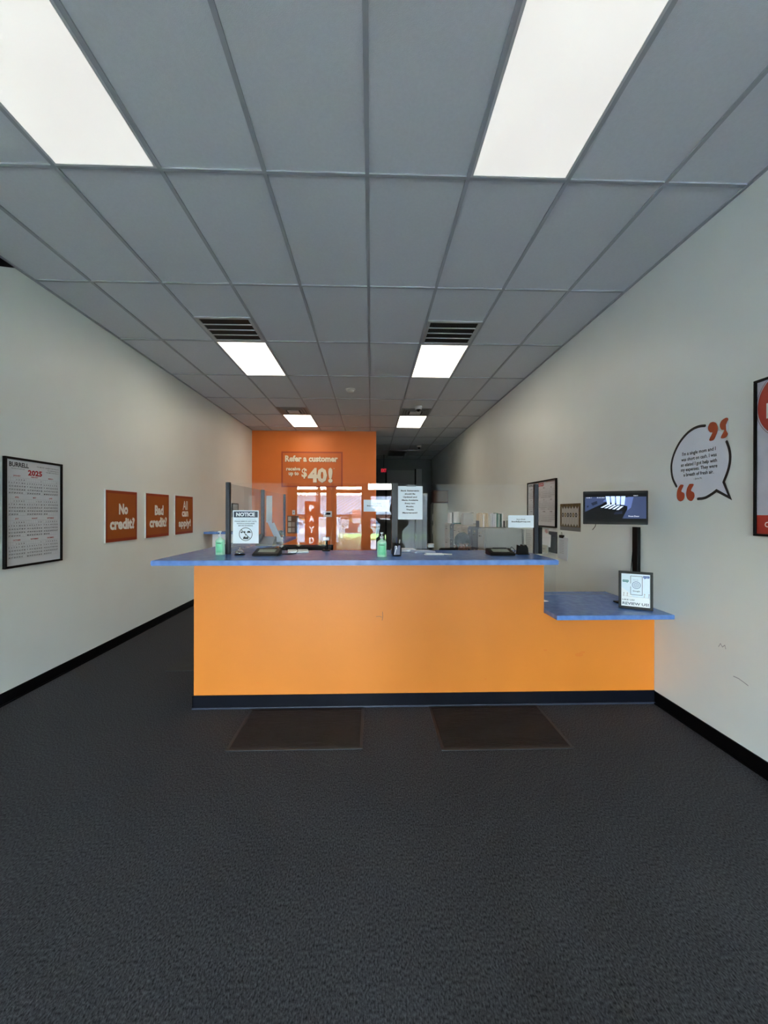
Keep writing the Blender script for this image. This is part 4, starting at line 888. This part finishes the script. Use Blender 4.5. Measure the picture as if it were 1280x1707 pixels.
# monitors / chairs for the tellers
t = thing('computer_monitor', 'back of a black computer monitor seen through the left slot', 'monitor', (-.68, 4.30, .74))
b = bm_(); box(b, -.28, .28, 0, .04, .12, .475, .008); obj('housing', b, M_black, t)
b = bm_(); cyl(b, (0, .0, .01), (0, -.01, .2), .02); box(b, -.12, .12, -.1, .08, 0, .012, .004); obj('stand', b, M_black, t)
t = thing('teller_desk', 'low work desk running behind the counter', 'desk', (0.1, 4.15, 0))
b = bm_(); box(b, -1.0, 1.15, -.28, .27, .70, .74, .004); obj('desktop', b, mat('desk_top', (54, 56, 60), .4), t)
for x_ in (-.97, 1.1):
    b = bm_(); box(b, x_, x_+.03, -.25, .25, 0, .699); obj('leg_panel', b, M_black, t)
def chair(label, loc, rz):
    t = thing('office_chair', label, 'chair', loc, rz)
    b = bm_(); box(b, -.24, .24, -.24, .24, .44, .52, .03); obj('seat', b, M_black, t)
    b = bm_(); box(b, -.20, .20, .22, .28, .56, 1.11, .03); obj('backrest', b, M_black, t)
    b = bm_(); cyl(b, (0, 0, .1), (0, 0, .44), .03); obj('gas_column', b, M_chrome, t)
    b = bm_()
    for k in range(5): cyl(b, (0, 0, .11), (.3*math.cos(k*2*PI/5), .3*math.sin(k*2*PI/5), .07), .02, .014)
    obj('star_base', b, M_black, t)
    for k in range(5): b = bm_(); cyl(b, (.3*math.cos(k*2*PI/5)-.012, .3*math.sin(k*2*PI/5), .03), (.3*math.cos(k*2*PI/5)+.012, .3*math.sin(k*2*PI/5), .03), .029); obj('caster', b, M_black, t)
    b = bm_(); box(b, -.02, .02, .2, .27, .46, .6, .005); obj('back_bracket', b, M_black, t)
    for s_ in (-1, 1): b = bm_(); box(b, s_*.27-.02, s_*.27+.02, -.12, .14, .68, .71, .008); box(b, s_*.27-.01, s_*.27+.01, 0, .03, .46, .68); obj('armrest', b, M_black, t)
    return t
chair('black office chair holding the seated employee', (1.05, 4.86, 0), 0)

# ---------------------------------------------------------------- people
def cap(bm, p, q, r1, r2):
    p, q = Vector(p), Vector(q); cyl(bm, p, q, r1, r2, n=16); ball(bm, p, r1, 14); ball(bm, q, r2, 14)
def hand(bm, w_, d, up, curl=.5):
    # w_ wrist, d pointing direction of the fingers, up = back of the hand
    d = Vector(d).normalized(); up = Vector(up).normalized(); sd = d.cross(up).normalized(); w_ = Vector(w_)
    for k, (o_, L) in enumerate(((-.027, .068), (-.009, .078), (.009, .074), (.026, .058))):
        a = w_+sd*o_*.6+d*.02; m_ = w_+sd*o_+d*.085; cap(bm, a, m_, .013, .010)
        e = m_+(d*math.cos(curl)-up*math.sin(curl))*L*.5; cap(bm, m_, e, .009, .0085)
        g = e+(d*math.cos(curl*2)-up*math.sin(curl*2))*L*.5; cap(bm, e, g, .0085, .007)
    th = w_+sd*-.03+d*.03; e = th+(d*.7-sd*.8-up*.2).normalized()*.035; cap(bm, w_+d*.01, th, .015, .013); cap(bm, th, e, .012, .010); cap(bm, e, e+(d*.9-sd*.2-up*.4).normalized()*.028, .010, .008)
def remesh(o, v=.006):
    m = o.modifiers.new('skin', 'REMESH'); m.mode = 'VOXEL'; m.voxel_size = v; m.use_smooth_shade = True
    s_ = o.modifiers.new('soft', 'SMOOTH'); s_.factor = .5; s_.iterations = 4
def head(bm, c, f):                              # c centre of the head, f facing direction (unit, horizontal)
    f = Vector(f); R = Matrix(((-f.y*-1, f.x, 0), (0, 0, 0), (0, 0, 1)))
    rt = Vector((-f.y, f.x, 0)); c = Vector(c)
    def P(x, y, z): return c+rt*x+f*y+Vector((0, 0, z))
    Q = f.to_track_quat('Y', 'Z').to_matrix().to_4x4()
    ball(bm, P(0, -.012, .03), (.074, .092, .086), 24, Q); ball(bm, P(0, .022, -.035), (.058, .062, .075), 20, Q)
    ball(bm, P(0, .048, -.085), (.030, .028, .022), 14, Q)
    cap(bm, P(0, .082, .005), P(0, .102, -.026), .009, .013)
    for s_ in (-1, 1):
        ball(bm, P(.011*s_, .092, -.030), (.009, .009, .007), 10, Q); ball(bm, P(.034*s_, .066, .022), (.024, .014, .009), 12, Q); ball(bm, P(.040*s_, .058, -.022), (.020, .018, .016), 12, Q); ball(bm, P(.031*s_, .069, .0125), (.017, .011, .006), 10, Q); ball(bm, P(.031*s_, .067, -.007), (.016, .010, .005), 10, Q)
        ball(bm, P(.076*s_, -.005, -.006), (.010, .018, .030), 12, Q)
    ball(bm, P(0, .080, -.052), (.024, .010, .0065), 12, Q); ball(bm, P(0, .077, -.062), (.020, .010, .007), 12, Q)
    return P, Q
def person(name, label, c, f, J, skin, shirt, trousers, hair, afro, arms_d):
    root = thing(name, label, 'person', (J['pelvis'][0], J['pelvis'][1], 0))
    inv = Matrix.Translation((-J['pelvis'][0], -J['pelvis'][1], 0))
    b = bm_(); P, Q = head(b, c, f)
    V = {k: Vector(v_) for k, v_ in J.items()}
    cap(b, P(0, -.02, -.06), V['neck'], .052, .056)
    cap(b, V['neck'], V['chest'], .08, .12); cap(b, V['chest'], V['pelvis'], .125, .12)
    for s_ in 'lr':
        cap(b, V['chest']+Vector((0, 0, .06)), V['sh'+s_], .085, .06); cap(b, V['sh'+s_], V['el'+s_], .05, .038); cap(b, V['el'+s_], V['wr'+s_], .038, .025)
        cap(b, V['hip'+s_], V['kn'+s_], .078, .055); cap(b, V['kn'+s_], V['an'+s_], .052, .035)
        hand(b, V['wr'+s_], arms_d[s_][0], arms_d[s_][1])
    b.transform(inv); body = obj('body', b, mat(skin[0], skin[1], .5, noise=.12, nscale=20), root); remesh(body, .0055)
    b = bm_(); cap(b, V['neck']-Vector((0, 0, .05)), V['chest'], .095, .145); cap(b, V['chest'], V['pelvis'], .15, .142)
    for s_ in 'lr': cap(b, V['chest']+Vector((0, 0, .06)), V['sh'+s_], .10, .075); cap(b, V['sh'+s_], V['el'+s_], .066, .052); cap(b, V['el'+s_], V['el'+s_].lerp(V['wr'+s_], .9), .052, .038)
    b.transform(inv); o = obj('shirt', b, mat(shirt[0], shirt[1], .85), root); remesh(o, .009)
    b = bm_()
    for s_ in 'lr': cap(b, V['pelvis'], V['hip'+s_], .135, .105); cap(b, V['hip'+s_], V['kn'+s_], .098, .072); cap(b, V['kn'+s_], V['an'+s_]+Vector((0, 0, .03)), .072, .058)
    b.transform(inv); o = obj('trousers', b, mat(trousers[0], trousers[1], .85), root); remesh(o, .009)
    for s_ in 'lr':
        b = bm_(); fv = Vector(f); a = V['an'+s_]; a0 = Vector((a.x, a.y, .045)); cap(b, a0-fv*.04, a0+fv*.14, .042, .036); b.transform(Matrix.Diagonal((1, 1, .9, 1))); b.transform(inv); o = obj('shoe', b, M_black, root); remesh(o, .008)
    b = bm_(); k_ = .016 if afro else .007
    ball(b, P(0, -.022, .045), (.076+k_, .090+k_, .083+k_), 28, Q); ball(b, P(0, -.05, -.01), (.07+k_*.6, .06+k_*.6, .075), 20, Q)
    b.transform(inv); o = obj('hair', b, mat(hair[0], hair[1], .95, noise=.6, nscale=140, bump=1.0, bscale=300), root); remesh(o, .005)
    if afro:
        tx = bpy.data.textures.new('curl', 'CLOUDS'); tx.noise_scale = .012; dm = o.modifiers.new('curls', 'DISPLACE'); dm.texture = tx; dm.strength = .012
    for s_ in (-1, 1):
        b = bm_(); ball(b, P(.031*s_, .0655, .003), .0115, 16); b.transform(inv); e = obj('eye', b, mat('eye_white', (168, 158, 150), .4), root, True)
        b = bm_(); ball(b, P(.031*s_, .0735, .003), .0048, 12); b.transform(inv); obj('iris', b, mat('iris_brown', (24, 14, 10), .2), e, True)
        b = bm_(); cap(b, P(.016*s_, .084, .027), P(.046*s_, .073, .029), .0035, .0025); b.transform(inv); obj('eyebrow', b, mat(hair[0], (0, 0, 0)), root, True)
    b = bm_(); ball(b, P(0, .086, -.056), (.021, .006, .008), 14, Q); b.transform(inv); obj('lips', b, mat(skin[0]+'_lips', tuple(int(v_*.75) for v_ in skin[1]), .45), root, True)
    return root
hx, hy, hz = 1.055, 4.66, 1.182
person('person', 'seated employee with short dark curly hair, face showing above the counter', (hx, hy, hz), (0, -1, 0),
       dict(neck=(hx, hy+.03, 1.06), chest=(hx, hy+.08, .88), pelvis=(hx, hy+.12, .62), shl=(hx-.17, hy+.06, .96), shr=(hx+.17, hy+.06, .96), ell=(hx-.22, hy-.02, .78), elr=(hx+.22, hy-.02, .78),
            wrl=(hx-.13, hy-.21, .80), wrr=(hx+.13, hy-.21, .80), hipl=(hx-.09, hy+.06, .61), hipr=(hx+.09, hy+.06, .61), knl=(hx-.10, hy-.24, .52), knr=(hx+.10, hy-.24, .52), anl=(hx-.10, hy-.14, .08), anr=(hx+.10, hy-.14, .08)),
       ('skin_dark', (112, 76, 60)), ('shirt_black', (26, 26, 30)), ('trousers_dark', (34, 36, 44)), ('hair_dark', (34, 32, 34)), True, {'l': ((.2, -1, -.1), (0, 0, 1)), 'r': ((-.2, -1, -.1), (0, 0, 1))})
px, py = .42, -.34
person('person', 'standing photographer in dark clothes mirrored in the counter screen, phone held up', (px, py, 1.60), (0, 1, 0),
       dict(neck=(px, py-.02, 1.44), chest=(px, py-.03, 1.24), pelvis=(px, py-.02, .95), shl=(px-.19, py-.02, 1.36), shr=(px+.19, py-.02, 1.36), ell=(px-.23, py-.03, 1.10), elr=(px+.02, py+.20, 1.17),
            wrl=(px-.24, py+.06, .86), wrr=(.105, -.13, 1.44), hipl=(px-.09, py, .92), hipr=(px+.09, py, .92), knl=(px-.10, py+.02, .50), knr=(px+.10, py+.02, .50), anl=(px-.10, py-.02, .09), anr=(px+.10, py-.02, .09)),
       ('skin_light', (150, 110, 90)), ('shirt_black', (0, 0, 0)), ('trousers_dark', (0, 0, 0)), ('hair_dark', (0, 0, 0)), False, {'l': ((0, .15, -1), (-1, 0, 0)), 'r': ((-.45, .5, .7), (.3, -.9, 0))})
t = thing('smartphone', 'dark smartphone held up by the photographer', 'phone', (.04, -.055, 1.47)); b = bm_(); box(b, -.037, .037, -.004, .004, 0, .155, .003); obj('body', b, M_black, t)
b = bm_(); rect(b, -.034, .034, .004, .151, -.0046); obj('screen', b, mat('phone_screen', (30, 34, 40), .1), t)

# ---------------------------------------------------------------- signs on the shop windows (face outward, read backwards from inside)
t = thing('window_banner', 'orange vertical PAYDAY strip sign hung in the left shop window', 'sign', (-2.12, YF-.135, 0), 0)
L_ = bm_()
for k, ch in enumerate('PAYD'): text_fit(L_, ch, -.09, .09, 1.58-.385*k, 1.80-.385*k, 0, .04)
obj('sheet', cut_sheet(-.245, .245, .16, 1.93, L_), film('banner_orange', (150, 84, 56)), t)
obj('lettering', L_, film('letter_film', (240, 240, 240), 0, .85), t)
t = thing('window_banner', 'white door lettering reading Finance on dark band', 'sign', (.38, YF-.075, 0), 0)
L_ = bm_(); text_fit(L_, 'Finance', -.33, .36, 1.20, 1.38, 0, .03); text_fit(L_, 'Mon', -.25, .0, .95, 1.03, 0, .02); rect(L_, -.32, .30, 1.08, 1.11, 0)
obj('dark_band', cut_sheet(-.37, .37, .92, 1.52, L_), film('band_slate', (70, 84, 100), 0, .6), t)
obj('lettering', L_, film('letter_film', (0, 0, 0)), t)
t = thing('window_notice', 'white notice sheet on the middle shop window', 'notice', (-.94, YF-.05, .96), 0)
b = bm_(); rect(b, -.15, .15, 0, .42, 0); obj('sheet', b, film('notice_film', (215, 215, 220), 0, .5), t)
b = bm_(); ring(b, 0, .13, .07, .085, .003); rect(b, -.13, .13, .34, .40, .003); stroke(b, [(-.06, .19), (.06, .07)], .01, .003); obj('symbol', b, M_greyink, t)
t = thing('window_notice', 'brownish notice sheet beside the white one on the middle shop window', 'notice', (-.52, YF-.05, 1.15), 0)
b = bm_(); rect(b, -.15, .15, .18, .48, 0); obj('sheet', b, film('brown_notice', (150, 104, 92)), t); b = bm_(); rect(b, -.15, .15, 0, .17, 0); obj('lower_sheet', b, film('notice_film', (215, 215, 220), 0, .5), t)

b = bm_(); rect(b, 1.06, 2.03, .15, 2.23, YF-.073)
m = film('perforated_vinyl', (50, 54, 57), 0.06, .9)
tag(obj('window_film', b, m), 'grey see-through vinyl film covering the shop window right of the door', 'window film')

# ---------------------------------------------------------------- outdoors
M_conc = mat('concrete', (196, 192, 184), .9, noise=.1, nscale=3); M_asph = mat('asphalt', (120, 120, 122), .95, noise=.15, nscale=5)
def ground(name, y0, y1, z0, z1, m, th=.1, kind='structure', xw=28):
    bb = bmesh.new(); v_ = [bb.verts.new(p) for p in ((-xw, y0, z0), (xw, y0, z0), (xw, y1, z1), (-xw, y1, z1), (-xw, y0, z0-th), (xw, y0, z0-th), (xw, y1, z1-th), (-xw, y1, z1-th))]
    for q in ((0, 1, 2, 3), (7, 6, 5, 4), (0, 4, 5, 1), (2, 6, 7, 3), (1, 5, 6, 2), (0, 3, 7, 4)): bb.faces.new([v_[i] for i in q])
    bmesh.ops.recalc_face_normals(bb, faces=bb.faces[:]); o = obj(name, bb, m); o['kind'] = kind; return o
ground('sidewalk', -10.2, YF-.12, -.02, -.02, M_conc)
ground('parking_lot', -17.5, -10.2, -.15, -.14, M_asph)
ground('lawn', -24, -17.5, -.12, -.06, mat('grass', (134, 176, 84), .95, noise=.4, nscale=12))
ground('street', -70, -24, -1.9, -.32, M_asph, xw=60)
# bushes
def bush(label, loc, r, h, n=1300):
    b = bm_()
    for k in range(n):
        a, u = random.random()*2*PI, random.random(); rr = (.55+.45*random.random()); d = Vector((r*rr*math.cos(a)*math.sqrt(1-u*u*.8), r*.6*rr*math.sin(a)*math.sqrt(1-u*u*.8), h*(.12+.88*u*rr)))
        s1 = Vector((random.uniform(-1, 1), random.uniform(-1, 1), random.uniform(-1, 1))).normalized(); s2 = s1.orthogonal().normalized()*.02; s1 *= .035
        b.faces.new([b.verts.new(d+q) for q in (-s1, s2, s1, -s2)])
    for k in range(9): cyl(b, (0, 0, 0), (r*.5*math.cos(k*.7), r*.3*math.sin(k*.7), h*.7), .012, .005, n=6)
    tag(obj('bush', b, mat('bush_leaf', (168, 174, 132), .8, rgb2=(226, 222, 200), nscale=9, noise=.4), None, loc=loc), label, 'bush', 'bushes outside the shop windows')
bush('pale leafy bush outside the middle shop window', (-.72, -8.55, 0-.02), .62, .66, 2200)
bush('pale leafy bush outside the left shop window, right one', (-1.95, -9.3, -.02), .5, .5)
bush('pale leafy bush outside the left shop window, left one', (-3.1, -8.8, -.02), .45, .45)
# cars
def car(label, loc, rz, rgb, key):
    t = thing('car', label, 'car', loc, rz, 'parked cars outside')
    L, Wd = 4.6, 1.8
    m = mat('car_'+key, rgb, .25, coat=.8)
    b = bm_(); side = [(-2.3, .35), (-2.28, .75), (-2.15, .92), (-1.2, 1.0), (1.0, .98), (2.0, .88), (2.28, .7), (2.3, .35), (1.85, .3), (1.75, .55), (1.45, .68), (1.15, .55), (1.05, .28), (-1.0, .28), (-1.1, .55), (-1.4, .68), (-1.7, .55), (-1.8, .3)]
    poly(b, side, -Wd/2, Wd/2); bmesh.ops.bevel(b, geom=b.edges[:], offset=.03, segments=2, affect='EDGES'); obj('body', b, m, t)
    def cabin(x0, x1, x2, x3, z0, z1, w0, w1):
        bb = bmesh.new(); lo = [bb.verts.new(p) for p in ((x0, -w0, z0), (x3, -w0, z0), (x3, w0, z0), (x0, w0, z0))]; hi = [bb.verts.new(p) for p in ((x1, -w1, z1), (x2, -w1, z1), (x2, w1, z1), (x1, w1, z1))]
        bb.faces.new(lo[::-1]); bb.faces.new(hi)
        for k in range(4): bb.faces.new((lo[k], lo[(k+1) % 4], hi[(k+1) % 4], hi[k]))
        return bb
    obj('windows', cabin(-1.75, -1.1, .35, 1.15, .97, 1.36, .84, .66), mat('car_glass', (40, 58, 74), .05, coat=1), t)
    bb = cabin(-1.15, -1.08, .34, .42, 1.34, 1.42, .69, .62); obj('roof', bb, m, t)
    b = bm_()
    for s_ in (-1, 1):
        for p, q in (((-1.75, .97), (-1.1, 1.36)), ((-.35, .98), (-.38, 1.37)), ((1.15, .97), (.36, 1.36))): cyl(b, (p[0], s_*.845, p[1]), (q[0], s_*.67, q[1]), .035, n=8)
    obj('pillar', b, m, t)
    for x_ in (-1.4, 1.45):
        for s_ in (-1, 1):
            b = bm_(); cyl(b, (x_, s_*.68, .32), (x_, s_*.9, .32), .32, n=24); wh = obj('wheel', b, M_black, t); b = bm_(); cyl(b, (x_, s_*.88, .32), (x_, s_*.915, .32), .19, n=20); obj('hub_cap', b, M_chrome, wh)
    for s_ in (-1, 1):
        b = bm_(); box(b, 2.22, 2.3, s_*.7-.16, s_*.7+.16, .62, .74, .02); obj('headlight', b, M_white, t); b = bm_(); box(b, -2.31, -2.24, s_*.7-.16, s_*.7+.16, .68, .82, .02); obj('tail_light', b, mat('tail_red', (150, 20, 20), .3), t)
    return t
car('white car parked facing the left shop window', (-2.35, -13.4, -.145), PI/2, (228, 232, 236), 'white')
car('silver car parked beyond the white one', (-4.9, -17.0, -.15), 0.0, (190, 196, 202), 'silver')
car('pale car parked across the lot opposite the middle window', (1.2, -27.0, -.42), 0.0, (206, 204, 204), 'pale')
# low building across the street
t = thing('strip_building', 'low brick building with a pale ribbed metal roof across the street', 'building', (0, -41, -1.5))
b = bm_(); box(b, -26, 26, -10, 0, 0, 2.9); obj('brick_wall', b, mat('brick', (150, 96, 78), .9, noise=.3, nscale=2), t)
b = bm_(); box(b, -26, 26, 0, .04, 1.9, 2.25); obj('yellow_band', b, mat('band_yellow', (206, 160, 80), .8), t)
bb = bmesh.new(); v_ = [bb.verts.new(p) for p in ((-27, 1, 2.9), (27, 1, 2.9), (22, -6, 5.2), (-22, -6, 5.2), (-27, 1, 2.75), (27, 1, 2.75), (22, -6.2, 2.75), (-22, -6.2, 2.75))]
for q in ((0, 1, 2, 3), (7, 6, 5, 4), (0, 4, 5, 1), (2, 6, 7, 3), (1, 5, 6, 2), (0, 3, 7, 4)): bb.faces.new([v_[i] for i in q])
obj('metal_roof', bb, mat('roof_white', (176, 178, 184), .5), t)
b = bm_()
for k in range(90):
    x_ = -26.5+.6*k; xt = x_*22/27+2.2; cyl(b, (x_, 1.0, 2.93), (xt, -6, 5.23), .09, n=4)
obj('roof_rib', b, mat('roof_rib', (60, 62, 66), .6), t)
for x_ in range(-22, 24, 6):
    b = bm_(); box(b, x_-1.2, x_+1.2, .01, .06, .5, 1.8); obj('window', b, mat('far_glass', (50, 62, 74), .1), t)
b = bm_(); cyl(b, (0, 0, 0), (0, 0, 8), .12, .09, n=10); tag(obj('utility_pole', b, mat('pole_wood', (70, 66, 62), .9), None, loc=(-6.2, -26, -1.0)), 'dark utility pole across the parking lot', 'pole')
t = thing('road_sign', 'pale sign board on a post above the roofs across the street', 'sign', (-5.2, -34, -1.3))
b = bm_(); cyl(b, (0, 0, 0), (0, 0, 5.4), .12); obj('post', b, M_blackm, t)
b = bm_(); box(b, -1.4, 1.4, -.1, .1, 5.4, 6.7); obj('board', b, mat('sign_lilac', (170, 165, 200), .5), t)
